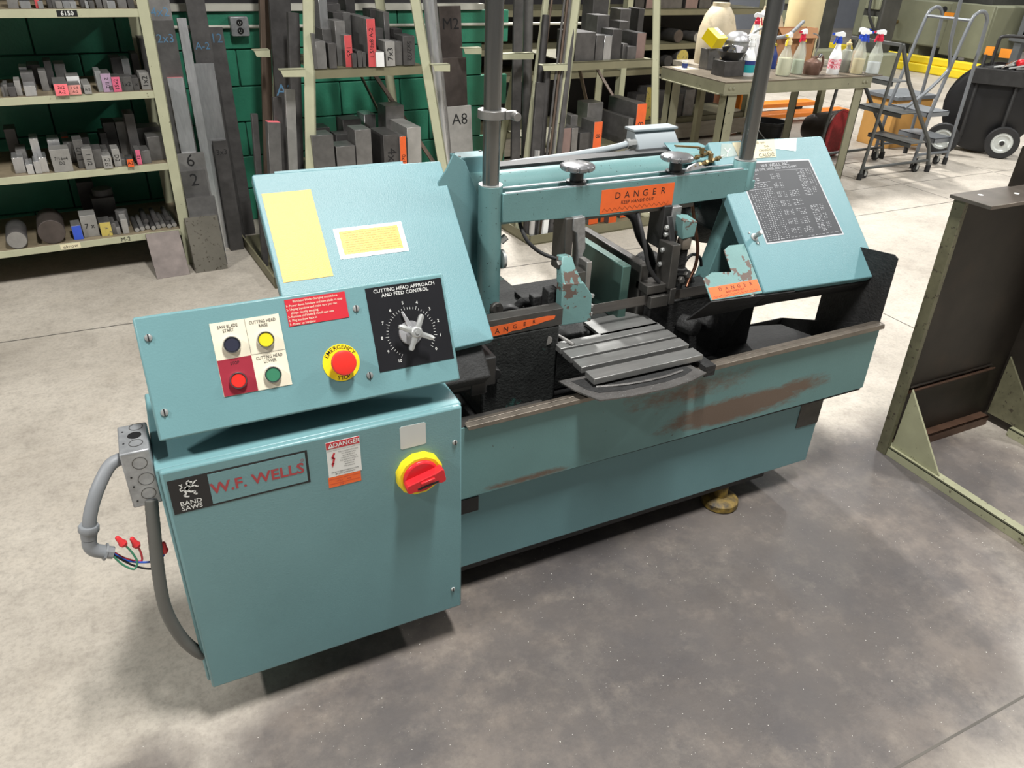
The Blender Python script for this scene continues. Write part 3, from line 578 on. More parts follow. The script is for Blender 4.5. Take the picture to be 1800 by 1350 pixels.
MB().box(XL - 0.01, XR - 0.06, 1.925, 1.975, 1.0, 1.052).build('hose_channel', 'black_metal', saw)
for kx, ky in ((1.066, 1.745), (1.393, 1.745)):
    kn = MB().lathe((kx, ky, 1.0415), Z, [(0.028, 0), (0.028, 0.006), (0.0185, 0.007), (0.0185, 0.036)], 20).build('clamp_knob', 'black_plastic', saw)
    MB().lathe((kx, ky, 1.0415), Z, [(0.026, 0.034), (0.044, 0.036), (0.0475, 0.040), (0.047, 0.047), (0.042, 0.0505), (0.012, 0.0525)], 90, scallop=(10, 0.34, 0.62)).build('knob_cap', 'knob_alu', kn)
# plates left of the column
part('head_plate', 'teal', saw, lambda b: b.prism([(0.690, 1.80, 0.70), (0.690, 1.80, 1.06), (0.712, 1.80, 1.090), (0.733, 1.80, 1.130), (0.764, 1.80, 1.108), (0.806, 1.80, 1.006), (0.806, 1.80, 0.70)], (0, 0.006, 0)), bevel=0.001)
sb = part('switch_box', 'teal', saw, lambda b: b.box(0.775, 0.87, 1.875, 1.935, 1.03, 1.098), bevel=0.003)
for x_, y_ in ((0.783, 1.884), (0.783, 1.926), (0.862, 1.884), (0.862, 1.926)):
    MB().lathe((x_, y_, 1.098), Z, [(0.0045, 0), (0.004, 0.0025)], 10).build('screw', 'dark_steel', sb)
# grey enclosure and conduit behind
part('grey_enclosure', 'grey_paint', saw, lambda b: b.prism([(1.43, 1.98, 1.02), (1.43, 2.06, 1.02), (1.43, 2.06, 1.096), (1.43, 2.02, 1.096), (1.43, 1.985, 1.06)], (0.155, 0, 0)), bevel=0.003)
part('enclosure_lid', 'grey_paint', saw, lambda b: b.box(1.424, 1.592, 2.010, 2.066, 1.096, 1.104), bevel=0.002)
MB().tube([(0.86, 2.0, 1.020), (1.0, 2.0, 1.035), (1.16, 2.0, 1.042), (1.28, 2.0, 1.050), (1.36, 2.0, 1.058), (1.41, 2.01, 1.064)], 0.011, 10, smooth=4).build('rigid_conduit', 'grey_paint', saw)
MB().lathe((1.395, 2.008, 1.062), X, [(0.013, 0), (0.017, 0.002), (0.017, 0.014), (0.014, 0.016), (0.014, 0.036)], 16, scallop=(8, 0.06, 0)).build('conduit_fitting', 'zinc', saw)
part('top_plate', 'teal', saw, lambda b: b.prism([(1.46, 1.80, 1.045), (1.66, 1.80, 1.045), (1.64, 1.96, 1.058), (1.52, 1.98, 1.062)], (0, 0, 0.004)), bevel=0.001)
for x_, y_ in ((1.57, 1.84), (1.60, 1.90), (1.53, 1.93)): MB().lathe((x_, y_, 1.055), Z, [(0.008, 0), (0.008, 0.004), (0.005, 0.006)], 6).build('hex_bolt', 'dark_steel', saw)
def fitt(b):
    for p, q in (((1.44, 1.76, 1.066), (1.56, 1.80, 1.074)), ((1.45, 1.735, 1.056), (1.57, 1.765, 1.066))):
        p = V(p); q = V(q); d = q - p; b.cyl(p, q, 0.0045, n=8)
        for t in (0.15, 0.4, 0.62, 0.85): b.lathe(p + d * t, d, [(0.0075, 0), (0.0075, 0.010)], 6)
        b.box(p.x + d.x * 0.6 - 0.005, p.x + d.x * 0.6 + 0.005, p.y + d.y * 0.6 - 0.005, p.y + d.y * 0.6 + 0.005, p.z + 0.01, p.z + 0.028)
    b.prism([(1.43, 1.80, 1.098), (1.51, 1.79, 1.090), (1.535, 1.79, 1.080), (1.535, 1.79, 1.083), (1.51, 1.79, 1.095), (1.43, 1.80, 1.102)], (0, 0.012, 0))
part('coolant_valve', 'brass', saw, fitt)
part('pointer_vane', 'cast_alu', saw, lambda b: b.prism([(1.415, 1.728, 1.044), (1.50, 1.735, 1.050), (1.46, 1.735, 1.066), (1.43, 1.730, 1.058)], (0, 0.006, 0)))
# blade
def blade(b):
    b.box(0.70, 1.70, 1.650, 1.6515, 0.6865, 0.716); n = 118
    for i in range(n):
        x = 0.98 + i * 0.0052; b.add([(x, 1.6508, 0.6868), (x + 0.0045, 1.6508, 0.6868), (x + 0.0042, 1.6508, 0.6825)], [(0, 1, 2)])
part('saw_blade', 'blade_steel', saw, blade)
# left guard strip with danger decal
gs = part('guard_strip', 'dark_steel', saw, lambda b: (b.box(0.70, 0.968, 1.600, 1.606, 0.700, 0.748), b.box(0.70, 0.968, 1.600, 1.64, 0.7465, 0.7495)), bevel=0.001)
GF2 = Fr((0, 1.600, 0), X, Z)
def torn(b):
    b.m(0).fprism(GF2, [(0.74, 0.703), (0.80, 0.704), (0.815, 0.709), (0.84, 0.708), (0.86, 0.713), (0.89, 0.715), (0.91, 0.719), (0.942, 0.722), (0.945, 0.731), (0.92, 0.734), (0.88, 0.733), (0.84, 0.734), (0.80, 0.732), (0.74, 0.731)], 0, 0.0006)
    b.m(1)
    for ch, u, v, s in (('A', 0.772, 0.7165, 0.021), ('N', 0.797, 0.717, 0.021), ('G', 0.823, 0.7205, 0.017), ('E', 0.852, 0.7225, 0.016), ('R', 0.880, 0.7245, 0.014)): b.text(GF2, ch, u, v, s, 0.001)
part('danger_label', ['orange_label', 'black_print'], gs, torn, smooth=0)
# left guide arm with teal guard
part('guide_arm', 'dark_steel', saw, lambda b: b.box(1.020, 1.046, 1.705, 1.775, 0.80, 0.958), bevel=0.003)
part('guide_arm', 'cast_alu_dull', saw, lambda b: b.prism([(1.040, 1.70, 0.958), (1.076, 1.70, 0.960), (1.084, 1.70, 0.885), (1.086, 1.70, 0.868), (1.079, 1.70, 0.852), (1.082, 1.70, 0.76), (1.066, 1.70, 0.76), (1.062, 1.70, 0.86), (1.054, 1.70, 0.915), (1.040, 1.70, 0.925)], (0, 0.03, 0)), bevel=0.002) if mat('cast_alu_dull', (150, 150, 150), 0.45, 0.6, var=0.2, scale=60, bump=0.3, bscale=220) else None
MB().box(1.066, 1.083, 1.655, 1.70, 0.735, 0.846).build('guide_shoe', 'steel', saw, bevel=0.002)
MB().box(1.035, 1.066, 1.655, 1.70, 0.70, 0.82).build('guide_block', 'dark_steel', saw, bevel=0.002)
part('arm_guard', 'teal_chipped', saw, lambda b: (b.prism([(0.973, 1.618, 0.686), (1.073, 1.618, 0.683), (1.068, 1.618, 0.765), (1.038, 1.618, 0.806), (0.972, 1.618, 0.812)], (0, 0.034, 0)), b.loft([[V(p) for p in q] for q in ([(0.972, 1.618, 0.806), (1.036, 1.618, 0.802), (1.036, 1.655, 0.802), (0.972, 1.655, 0.806)], [(0.976, 1.640, 0.853), (1.018, 1.640, 0.851), (1.018, 1.668, 0.845), (0.976, 1.668, 0.847)], [(0.986, 1.655, 0.874), (1.016, 1.655, 0.873), (1.016, 1.69, 0.866), (0.986, 1.69, 0.867)])])), bevel=0.003)
MB().lathe((0.985, 1.655, 0.853), -X, [(0.010, -0.004), (0.0125, 0), (0.0125, 0.014), (0.011, 0.017)], 6).build('hex_bolt', 'dark_steel', saw)
part('guide_clamp', 'grime', saw, lambda b: (b.box(0.955, 0.99, 1.66, 1.70, 0.70, 0.775), b.box(0.93, 0.97, 1.70, 1.73, 0.715, 0.745)), bevel=0.003)
for z_ in (0.745, 0.715, 0.69): MB().lathe((1.083, 1.643, z_), (0.3, 0, 1), [(0.007, 0), (0.007, 0.008), (0.004, 0.010)], 6).build('set_screw', 'zinc', saw)
MB().tube([(0.900, 1.75, 0.955), (0.899, 1.73, 0.935), (0.91, 1.71, 0.905), (0.945, 1.70, 0.874), (0.985, 1.68, 0.858), (1.005, 1.675, 0.852)], 0.0052, 10, smooth=5).build('coolant_hose', 'rubber', saw)
# right guide arm
part('guide_arm', 'black_metal', saw, lambda b: (b.box(1.345, 1.375, 1.705, 1.775, 0.83, 0.958), b.prism([(1.352, 1.66, 0.80), (1.352, 1.72, 0.80), (1.352, 1.72, 0.925), (1.352, 1.70, 0.93), (1.352, 1.665, 0.86)], (0.02, 0, 0))), bevel=0.003)
part('guide_arm', 'cast_alu_dull', saw, lambda b: b.prism([(1.370, 1.70, 0.955), (1.402, 1.70, 0.955), (1.400, 1.70, 0.80), (1.395, 1.70, 0.73), (1.365, 1.70, 0.73), (1.368, 1.70, 0.84)], (0, 0.03, 0)), bevel=0.002)
br = part('guide_bracket', 'dark_steel', saw, lambda b: (b.prism([(1.335, 1.700, 0.742), (1.335, 1.700, 0.864), (1.335, 1.632, 0.868), (1.335, 1.628, 0.735)], (0.028, 0, 0))), bevel=0.002)
for y_, z_ in ((1.675, 0.840), (1.678, 0.795)): MB().lathe((1.335, y_, z_), -X, [(0.008, 0), (0.008, 0.005), (0.005, 0.008)], 8).build('cap_screw', 'zinc', br)
for y_, z_ in ((1.690, 0.900), (1.690, 0.880)): MB().lathe((1.352, y_, z_), -X, [(0.008, 0), (0.008, 0.006), (0.005, 0.009)], 8).build('cap_screw', 'zinc', br)
part('guide_block', 'dark_steel', saw, lambda b: (b.box(1.282, 1.345, 1.630, 1.649, 0.680, 0.716), b.box(1.272, 1.350, 1.640, 1.70, 0.722, 0.748), b.box(1.345, 1.365, 1.625, 1.66, 0.685, 0.735), b.box(1.282, 1.345, 1.653, 1.70, 0.68, 0.722)), bevel=0.002)
for x_, y_, z_ in ((1.385, 1.640, 0.752), (1.42, 1.66, 0.755)): MB().lathe((x_, y_, z_), (0.2, -0.8, 0.3), [(0.012, 0), (0.012, 0.008), (0.009, 0.012)], 6).build('hex_bolt', 'dark_steel', saw)
part('clamp_cylinder', 'grime', saw, lambda b: (b.lathe((1.412, 1.68, 0.70), Z, [(0.014, 0), (0.014, 0.055), (0.021, 0.056), (0.021, 0.072), (0.015, 0.074), (0.015, 0.13)], 12)))
part('coolant_nozzle', 'rim_steel', saw, lambda b: b.lathe((1.412, 1.68, 0.835), Z, [(0.022, 0), (0.023, 0.012), (0.023, 0.026), (0.018, 0.036)], 6), bevel=0.001)
part('solenoid_block', 'teal_chipped', saw, lambda b: b.prism([(1.388, 1.662, 0.868), (1.432, 1.662, 0.872), (1.436, 1.662, 0.918), (1.384, 1.662, 0.928)], (0.0, 0.05, 0.006)), bevel=0.003)
MB().tube([(1.470, 1.745, 0.956), (1.478, 1.73, 0.90), (1.484, 1.70, 0.82), (1.478, 1.69, 0.765), (1.455, 1.68, 0.73), (1.44, 1.67, 0.71)], 0.0052, 10, smooth=5).build('copper_line', 'copper', saw)
MB().tube([(1.275, 1.75, 0.95), (1.258, 1.70, 0.925), (1.262, 1.67, 0.87), (1.276, 1.66, 0.81), (1.300, 1.655, 0.772), (1.318, 1.65, 0.752)], 0.0062, 10, smooth=5).build('coolant_hose', 'rubber', saw)
MB().tube([(1.425, 1.69, 0.762), (1.46, 1.71, 0.785), (1.50, 1.73, 0.785), (1.535, 1.74, 0.765), (1.55, 1.745, 0.735)], 0.005, 8, smooth=5).build('coolant_hose', 'rubber', saw)
MB().tube([(1.20, 1.86, 0.93), (1.27, 1.86, 0.92), (1.34, 1.85, 0.885), (1.37, 1.84, 0.82), (1.41, 1.83, 0.76), (1.43, 1.83, 0.70)], 0.013, 10, smooth=4).build('hydraulic_hose', 'rubber', saw)
MB().tube([(1.05, 1.90, 0.90), (1.10, 1.88, 0.94), (1.16, 1.87, 0.955)], 0.012, 8, smooth=4).build('hydraulic_hose', 'rubber', saw)
MB().tube([(1.13, 1.95, 0.85), (1.19, 1.90, 0.955)], 0.012, 8).build('hydraulic_hose', 'rubber', saw)
MB().lathe((1.69, 1.93, 0.90), (0, -0.7, 0.7), [(0.15, -0.06), (0.155, -0.05), (0.155, 0.03), (0.15, 0.035)], 40).build('wheel_guard_back', 'grime_teal', saw)
# bolt and lever at left column foot
def lbolt(b): b.lathe((0.818, 1.712, 0.724), (0.25, -1, 0.15), [(0.020, 0), (0.020, 0.008), (0.0175, 0.010), (0.0175, 0.014)], 20); b.box(0.8165, 0.8225, 1.696, 1.70, 0.712, 0.738)
part('pivot_bolt', 'dark_steel', saw, lbolt)
MB().tube([(0.835, 1.72, 0.71), (0.862, 1.71, 0.722), (0.882, 1.70, 0.712), (0.888, 1.69, 0.685), (0.886, 1.685, 0.655)], 0.0085, 10, smooth=5).build('lifting_handle', 'black_metal', saw)
part('column_bearing', 'zinc', saw, lambda b: (b.lathe((0.842, 1.74, 0.855), X, [(0.012, 0), (0.026, 0.002), (0.026, 0.010), (0.012, 0.012)], 18), b.lathe((0.842, 1.74, 0.905), (0.6, -0.2, 0.6), [(0.010, 0), (0.010, 0.02)], 6)))
# bed and vise
part('saw_bed', 'grime_teal', saw, lambda b: (b.box(0.73, 0.962, 1.60, 2.0, 0.45, 0.700), b.box(0.962, 1.29, 1.66, 2.05, 0.45, 0.628)), bevel=0.006)
part('saw_bed', 'grime', saw, lambda b: (b.box(1.30, 1.60, 1.655, 2.0, 0.45, 0.674), b.box(1.56, 1.75, 1.68, 1.82, 0.45, 0.62), b.lathe((1.46, 1.80, 0.67), Y, [(0.06, -0.08), (0.07, -0.06), (0.07, 0.12)], 16), b.lathe((1.44, 1.62, 0.60), (0.3, -1, 0), [(0.03, -0.04), (0.03, 0.02), (0.016, 0.025)], 8), b.lathe((1.53, 1.63, 0.595), (0.3, -1, 0), [(0.036, -0.06), (0.036, 0.0), (0.02, 0.01)], 8), b.prism([(1.40, 1.66, 0.56), (1.62, 1.66, 0.50), (1.70, 1.66, 0.62), (1.60, 1.66, 0.70), (1.46, 1.66, 0.69)], (0, 0.1, 0))), bevel=0.006)
part('housing_foot', 'black_metal', saw, lambda b: (b.box(0.60, 0.725, 1.50, 1.62, 0.62, 0.70), b.box(0.655, 0.70, 1.498, 1.505, 0.60, 0.69), b.cyl((0.76, 1.60, 0.60), (0.76, 1.575, 0.60), 0.018, n=8)), bevel=0.004)
part('lever_casting', 'grime', saw, lambda b: (b.tube([(0.905, 1.75, 0.70), (0.925, 1.74, 0.72), (0.965, 1.71, 0.715), (0.985, 1.69, 0.70)], 0.012, 10, smooth=4), b.box(0.93, 1.02, 1.73, 1.82, 0.69, 0.715)), bevel=0.002)
part('vise_jaw', 'jaw_green', saw, lambda b: b.box(1.207, 1.236, 1.682, 1.97, 0.630, 0.803), bevel=0.003) if mat('jaw_green', (82, 112, 104), 0.4, 0.45, var=0.2, scale=7, stretch=(1, 1, 0.5), dark=(52, 58, 56), dark_scale=6, dark_t=0.5, soft=0.2) else None
part('vise_jaw', 'dark_steel', saw, lambda b: b.box(1.272, 1.302, 1.682, 2.04, 0.610, 0.798), bevel=0.004)
part('bed_plate', 'slat_steel', saw, lambda b: (b.prism([(1.10, 1.60, 0.632), (1.298, 1.60, 0.632), (1.298, 1.66, 0.632), (1.255, 1.71, 0.632), (1.10, 1.70, 0.632)], (0, 0, 0.010))), bevel=0.001)
for i, (xa, xb, y0) in enumerate(((0.953, 1.302, 1.572), (0.953, 1.302, 1.516), (0.953, 1.302, 1.459), (0.952, 1.300, 1.394))):
    B(xa, xb, y0, y0 + (0.046 if i else 0.040), 0.624, 0.642).build('table_slat', 'slat_steel', saw, bevel=0.0015)
part('slat_carrier', 'grime', saw, lambda b: (b.box(1.00, 1.27, 1.41, 1.60, 0.575, 0.606), b.box(1.03, 1.06, 1.41, 1.61, 0.600, 0.6245), b.box(1.20, 1.23, 1.41, 1.61, 0.600, 0.6245)), bevel=0.003)
part('lock_lever', 'steel', saw, lambda b: (b.cyl((0.955, 1.64, 0.655), (0.925, 1.60, 0.66), 0.013, n=12), b.tube([(0.962, 1.635, 0.66), (0.985, 1.60, 0.65), (0.995, 1.575, 0.645)], 0.005, 8)))
def drip(b):
    top = [(0.885, 1.460), (0.902, 1.40), (0.930, 1.345), (0.935, 1.336), (1.02, 1.322), (1.14, 1.318), (1.22, 1.328), (1.278, 1.346), (1.270, 1.37), (1.262, 1.40), (1.25, 1.44)]
    b.prism([(x, y, 0.612) for x, y in top], (0, 0, 0.004))
    b.tube([(0.96, 1.395, 0.616), (1.04, 1.372, 0.619), (1.14, 1.366, 0.619), (1.22, 1.376, 0.619)], 0.004, 6, smooth=3)
dp = part('drip_pan', 'pan_steel', saw, drip) if mat('pan_steel', (104, 102, 100), 0.5, 0.6, var=0.2, scale=30, bump=0.3, bscale=180, chip=(225, 225, 225), chip_scale=260, chip_t=0.68, chip_w=0.03) else None
B(1.295, 1.33, 1.37, 1.43, 0.585, 0.616).build('pan_bracket', 'grime', saw)
MB().prism([(x, y, 0.6162) for x, y in ((0.915, 1.445), (0.930, 1.395), (0.952, 1.366), (1.02, 1.352), (1.14, 1.347), (1.21, 1.355), (1.252, 1.372), (1.246, 1.40), (1.238, 1.435))], (0, 0, 0.0006)).build('pan_hollow_shade', 'grime', saw)  # dark sheet that paints the shade of the pan's hollow
# ---------------------------------------------------------------- shelving with bar stock
mat('shelf_cream', (176, 176, 148), 0.5, var=0.08, scale=8, chip=(90, 84, 66), chip_scale=50, chip_t=0.70, chip_w=0.03)
mat('shelf_olive', (116, 112, 88), 0.55, var=0.12, scale=8)
mat('stock_g', (126, 124, 122), 0.36, 0.5, rnd=0.35, var=0.2, scale=18, bump=0.08)
mat('stock_d', (82, 80, 79), 0.45, 0.45, rnd=0.4, var=0.25, scale=14, bump=0.1)
mat('stock_b', (196, 196, 196), 0.24, 0.7, rnd=0.25, var=0.12, scale=14, stretch=(6, 6, 1))
mat('stock_l', (162, 160, 156), 0.45, 0.45, rnd=0.2, var=0.12, scale=20)
mat('stock_c', (205, 205, 205), 0.2, 0.8, var=0.1, scale=10, stretch=(8, 8, 1))
mat('shelf_dirty', (132, 120, 98), 0.6, var=0.25, scale=9)
mat('stock_brown', (90, 82, 78), 0.5, 0.6, var=0.25, scale=12)
mat('rusty_bar', (112, 96, 84), 0.5, 0.6, var=0.25, scale=9, stretch=(4, 4, 0.6))
PAINT = {'p': ('pink', (244, 118, 126)), 'q': ('salmon', (222, 146, 138)), 'v': ('lavender', (168, 142, 166)), 'm': ('rose', (206, 96, 124)), 'w': ('white', (226, 226, 224)), 'o': ('orange', (226, 98, 44)), 'r': ('red', (196, 78, 80)), 'u': ('blue', (52, 84, 190)), 'y': ('yellow', (190, 172, 90)), 'q2': ('brownish', (128, 106, 100))}
for k_, (nm_, c_) in PAINT.items(): mat('paint_' + nm_, c_, 0.5, var=0.08, scale=25, chip=(90, 84, 84) if k_ in 'yv' else None, chip_scale=40, chip_t=0.56, chip_w=0.1)
SIDE = {'g': 'stock_g', 'd': 'stock_d', 'b': 'stock_b', 'l': 'stock_l', 'c': 'stock_c', 'w': 'stock_l', 'q2': 'stock_d'}
CNAME = {'g': 'grey', 'd': 'dark grey', 'b': 'bright', 'l': 'pale grey', 'c': 'shiny'}
def lie(b): return b
def stock_row(table, z0, where, group, jitter=0.0, lift=0.0):
    """each row: u0, u1, front c, top z, depth, colour key, writing"""
    rows = sorted(table, key=lambda r: (r[0] + r[1]) / 2); front = [r for r in rows]; out = []
    for i, (u0, u1, c, zt, d, col, txt) in enumerate(front):
        w = u1 - u0; h = zt - z0; root = thing('steel_stock', '', 'steel stock', WP((u0 + u1) / 2, c + d / 2, z0), group, WA, world=False)
        g = 0.0008; b = MB(); x = w / 2 - g
        pm = 'paint_' + PAINT[col][0] if col in PAINT else None; sm = SIDE.get(col, 'stock_g')
        b.m(0).box(-x, x, -d / 2, d / 2, 0.0004, h)
        o = b.build('bar', sm, root, bevel=0.0012, seg=1)
        if pm: MB().box(-x + 0.001, x - 0.001, -d / 2 - 0.0006, -d / 2 + 0.0004, 0.001, h - 0.001).build('painted_end', pm, root)
        if txt:
            fr = Fr((0, -d / 2 - 0.0008, h / 2), X, Z); tb = MB(); lines = txt.split('\n'); tall = h > 1.5 * w
            if tall:
                s = min(w * 0.8 / max(1, len(lines)), h * 0.9 / (0.62 * max(len(l) for l in lines)))
                for j, l in enumerate(lines): tb.text(fr, l, (j - (len(lines) - 1) / 2) * s, 0, s, 0.0004, rot=PI / 2 * (1 if i % 2 else -1))
            else:
                s = min(h * 0.75 / len(lines), w * 0.9 / (0.62 * max(len(l) for l in lines)))
                for j, l in enumerate(lines): tb.text(fr, l, 0, ((len(lines) - 1) / 2 - j) * s * 1.05, s, 0.0004)
            tb.build('marker_writing', 'black_print', root, smooth=0)
        desc = (PAINT[col][0] + '-ended' if col in PAINT else CNAME[col])
        size = 'tall' if h > 0.16 else ('small' if h < 0.06 else 'squat' if w > h else 'upright')
        root['label'] = f'{size} {desc} steel piece, {ORD[i] if i < len(ORD) else "number " + str(i + 1)} from left {where}'
        out.append(root)
    return out
SHELF_A = ( (-0.057, -0.014, 4.29, 1.382, 0.12, 'g', None), (-0.010, 0.032, 4.28, 1.290, 0.12, 'b', None), (0.048, 0.069, 4.29, 1.339, 0.12, 'r', None), (0.059, 0.081, 4.27, 1.291, 0.12, 'b', None), (0.096, 0.123, 4.30, 1.350, 0.12, 'd', None), (0.115, 0.137, 4.29, 1.317, 0.12, 'g', None), (0.128, 0.155, 4.27, 1.290, 0.12, 'l', None), (0.156, 0.187, 4.28, 1.290, 0.12, 'b', None), (0.186, 0.211, 4.27, 1.290, 0.12, 'b', None), (0.229, 0.259, 4.32, 1.327, 0.12, 'd', None), (0.246, 0.260, 4.27, 1.290, 0.12, 'b', None), (0.262, 0.285, 4.28, 1.290, 0.12, 'g', None), (0.292, 0.318, 4.30, 1.305, 0.12, 'g', None), (0.320, 0.343, 4.29, 1.318, 0.12, 'g', None), (0.336, 0.371, 4.27, 1.291, 0.12, 'b', None), (0.381, 0.422, 4.29, 1.330, 0.12, 'g', None), (0.424, 0.453, 4.29, 1.341, 0.12, 'g', None), (0.459, 0.486, 4.30, 1.364, 0.12, 'g', None), )
SHELF_B = ( (-0.171, -0.159, 4.28, 0.944, 0.12, 'g', None), (-0.162, -0.143, 4.30, 0.950, 0.12, 'g', None), (-0.145, -0.114, 4.28, 0.942, 0.12, 'd', None), (-0.115, -0.090, 4.29, 0.966, 0.12, 'l', None), (-0.082, -0.033, 4.27, 0.945, 0.12, 'b', None), (-0.084, -0.029, 4.43, 0.978, 0.12, 'g', None), (-0.085, -0.050, 4.53, 0.990, 0.12, 'b', None), (-0.050, 0.007, 4.61, 0.988, 0.12, 'g', None), (-0.009, 0.024, 4.39, 0.989, 0.12, 'g', None), (0.023, 0.056, 4.47, 1.022, 0.12, 'd', None), (0.063, 0.112, 4.51, 1.002, 0.12, 'g', None), (0.039, 0.097, 4.24, 0.953, 0.20, 'p', '2x2\nA-2'), (0.096, 0.149, 4.25, 0.944, 0.12, 'q', '1 5/8\nA-2'), (0.101, 0.158, 4.40, 0.960, 0.12, 'w', None), (0.159, 0.192, 4.25, 0.942, 0.18, 'l', 'A-2'), (0.222, 0.248, 4.29, 0.996, 0.12, 'b', None), (0.242, 0.288, 4.28, 0.984, 0.14, 'v', '2 1/2'), (0.285, 0.324, 4.27, 0.969, 0.10, 'm', '15x2'), (0.319, 0.376, 4.28, 0.965, 0.10, 'g', '1x2'), (0.315, 0.364, 4.49, 1.025, 0.12, 'd', None), (0.362, 0.398, 4.48, 1.020, 0.12, 'b', None), (0.375, 0.405, 4.28, 0.958, 0.10, 'd', 'x'), (0.413, 0.457, 4.29, 0.978, 0.10, 'l', '1x2'), (0.416, 0.450, 4.54, 1.035, 0.12, 'd', None), (0.475, 0.510, 4.62, 1.096, 0.12, 'd', None), )
SHELF_C = ( (-0.222, -0.172, 4.57, 0.704, 0.12, 'd', None), (-0.211, -0.163, 4.31, 0.624, 0.12, 'b', None), (-0.190, -0.146, 4.41, 0.638, 0.12, 'g', None), (-0.121, -0.083, 4.39, 0.688, 0.12, 'b', None), (-0.160, -0.130, 4.27, 0.598, 0.12, 'b', None), (-0.127, -0.097, 4.27, 0.608, 0.12, 'b', None), (-0.102, -0.067, 4.28, 0.622, 0.12, 'c', None), (-0.049, 0.036, 4.26, 0.657, 0.10, 'l', '7/16x4\nD2'), (-0.047, 0.006, 4.39, 0.676, 0.12, 'b', None), (0.018, 0.051, 4.57, 0.650, 0.12, 'o', None), (0.018, 0.060, 4.43, 0.649, 0.12, 'g', None), (0.059, 0.102, 4.30, 0.687, 0.10, 'g', '1 1/2'), (0.087, 0.133, 4.26, 0.650, 0.10, 'l', '1 1/2'), (0.098, 0.138, 4.43, 0.667, 0.12, 'd', None), (0.133, 0.175, 4.28, 0.639, 0.12, 'g', None), (0.177, 0.207, 4.33, 0.624, 0.12, 'g', None), (0.215, 0.272, 4.49, 0.721, 0.12, 'd', None), (0.273, 0.342, 4.50, 0.718, 0.12, 'g', None), (0.190, 0.223, 4.47, 0.675, 0.12, 'd', None), (0.316, 0.363, 4.40, 0.774, 0.12, 'd', None), (0.167, 0.209, 4.25, 0.612, 0.10, 'l', 'A-2\nD2'), (0.217, 0.252, 4.27, 0.637, 0.10, 'l', 'D2'), (0.249, 0.274, 4.29, 0.580, 0.12, 'g', None), (0.273, 0.304, 4.24, 0.589, 0.10, 'o', 'A2'), (0.321, 0.346, 4.27, 0.625, 0.10, 'm', '12'), (0.346, 0.391, 4.28, 0.615, 0.12, 'g', None), (0.364, 0.485, 4.52, 0.677, 0.12, 'g', None), (0.393, 0.486, 4.33, 0.669, 0.12, 'g', None), )
SHELF_D = ( (-0.042, 0.003, 4.29, 0.273, 0.10, 'u', None), (0.005, 0.080, 4.31, 0.312, 0.10, 'l', '7 x'), (0.081, 0.193, 4.51, 0.337, 0.12, 'd', None), (0.085, 0.139, 4.29, 0.273, 0.10, 'y', None), (0.138, 0.161, 4.30, 0.259, 0.12, 'g', None), (0.157, 0.178, 4.29, 0.238, 0.12, 'g', None), (0.186, 0.218, 4.29, 0.276, 0.10, 'l', None), (0.032, 0.113, 4.67, 0.387, 0.12, 'd', None), )
RACK1_TOP = ( (1.161, 1.179, 3.90, 1.180, 0.12, 'g', None), (1.177, 1.227, 3.90, 1.144, 0.12, 'g', None), (1.238, 1.278, 3.90, 1.135, 0.12, 'd', None), (1.303, 1.355, 3.97, 1.226, 0.12, 'g', None), (1.327, 1.368, 3.92, 1.167, 0.12, 'r', '1x5'), (1.356, 1.381, 3.90, 1.086, 0.12, 'd', None), (1.384, 1.409, 3.90, 1.096, 0.12, 'd', None), (1.410, 1.429, 3.90, 1.090, 0.12, 'd', None), (1.439, 1.486, 3.90, 1.241, 0.30, 'r', '1 5/8x8 A-2'), (1.476, 1.522, 3.89, 1.090, 0.12, 'w', None), (1.536, 1.579, 4.03, 1.183, 0.10, 'd', '1x4'), (1.603, 1.634, 4.08, 1.255, 0.12, 'g', None), (1.534, 1.586, 3.90, 1.136, 0.10, 'l', '7x3'), (1.590, 1.629, 3.91, 1.134, 0.12, 'g', None), (1.635, 1.683, 4.03, 1.179, 0.10, 'd', '2x1'), (1.629, 1.696, 3.90, 1.160, 0.12, 'd', '5x2/32'), (1.262, 1.305, 4.07, 1.385, 0.12, 'b', None), (1.347, 1.423, 4.22, 1.282, 0.12, 'd', None), (1.341, 1.391, 4.10, 1.252, 0.12, 'd', None), (1.394, 1.436, 4.11, 1.251, 0.12, 'g', None), (1.259, 1.320, 4.04, 1.184, 0.12, 'g', None), (1.465, 1.517, 4.26, 1.376, 0.12, 'd', None), (1.592, 1.650, 4.24, 1.253, 0.12, 'd', None), )
RACK1_LOW = ( (1.100, 1.213, 3.85, 0.718, 0.12, 'g', None), (1.221, 1.323, 3.85, 0.655, 0.12, 'g', None), (1.330, 1.418, 3.86, 0.728, 0.12, 'g', None), (1.479, 1.568, 3.85, 0.692, 0.20, 'd', '4x6'), (1.566, 1.605, 3.84, 0.681, 0.12, 'o', '0x1'), (1.623, 1.705, 3.87, 0.716, 0.30, 'l', None), (1.600, 1.711, 4.11, 0.785, 0.12, 'g', None), (1.526, 1.594, 4.25, 0.720, 0.12, 'b', None), (1.366, 1.472, 4.15, 0.721, 0.12, 'd', None), (1.296, 1.391, 4.07, 0.664, 0.10, 'd', '10x5x1'), (1.202, 1.292, 4.15, 0.688, 0.12, 'd', None), )
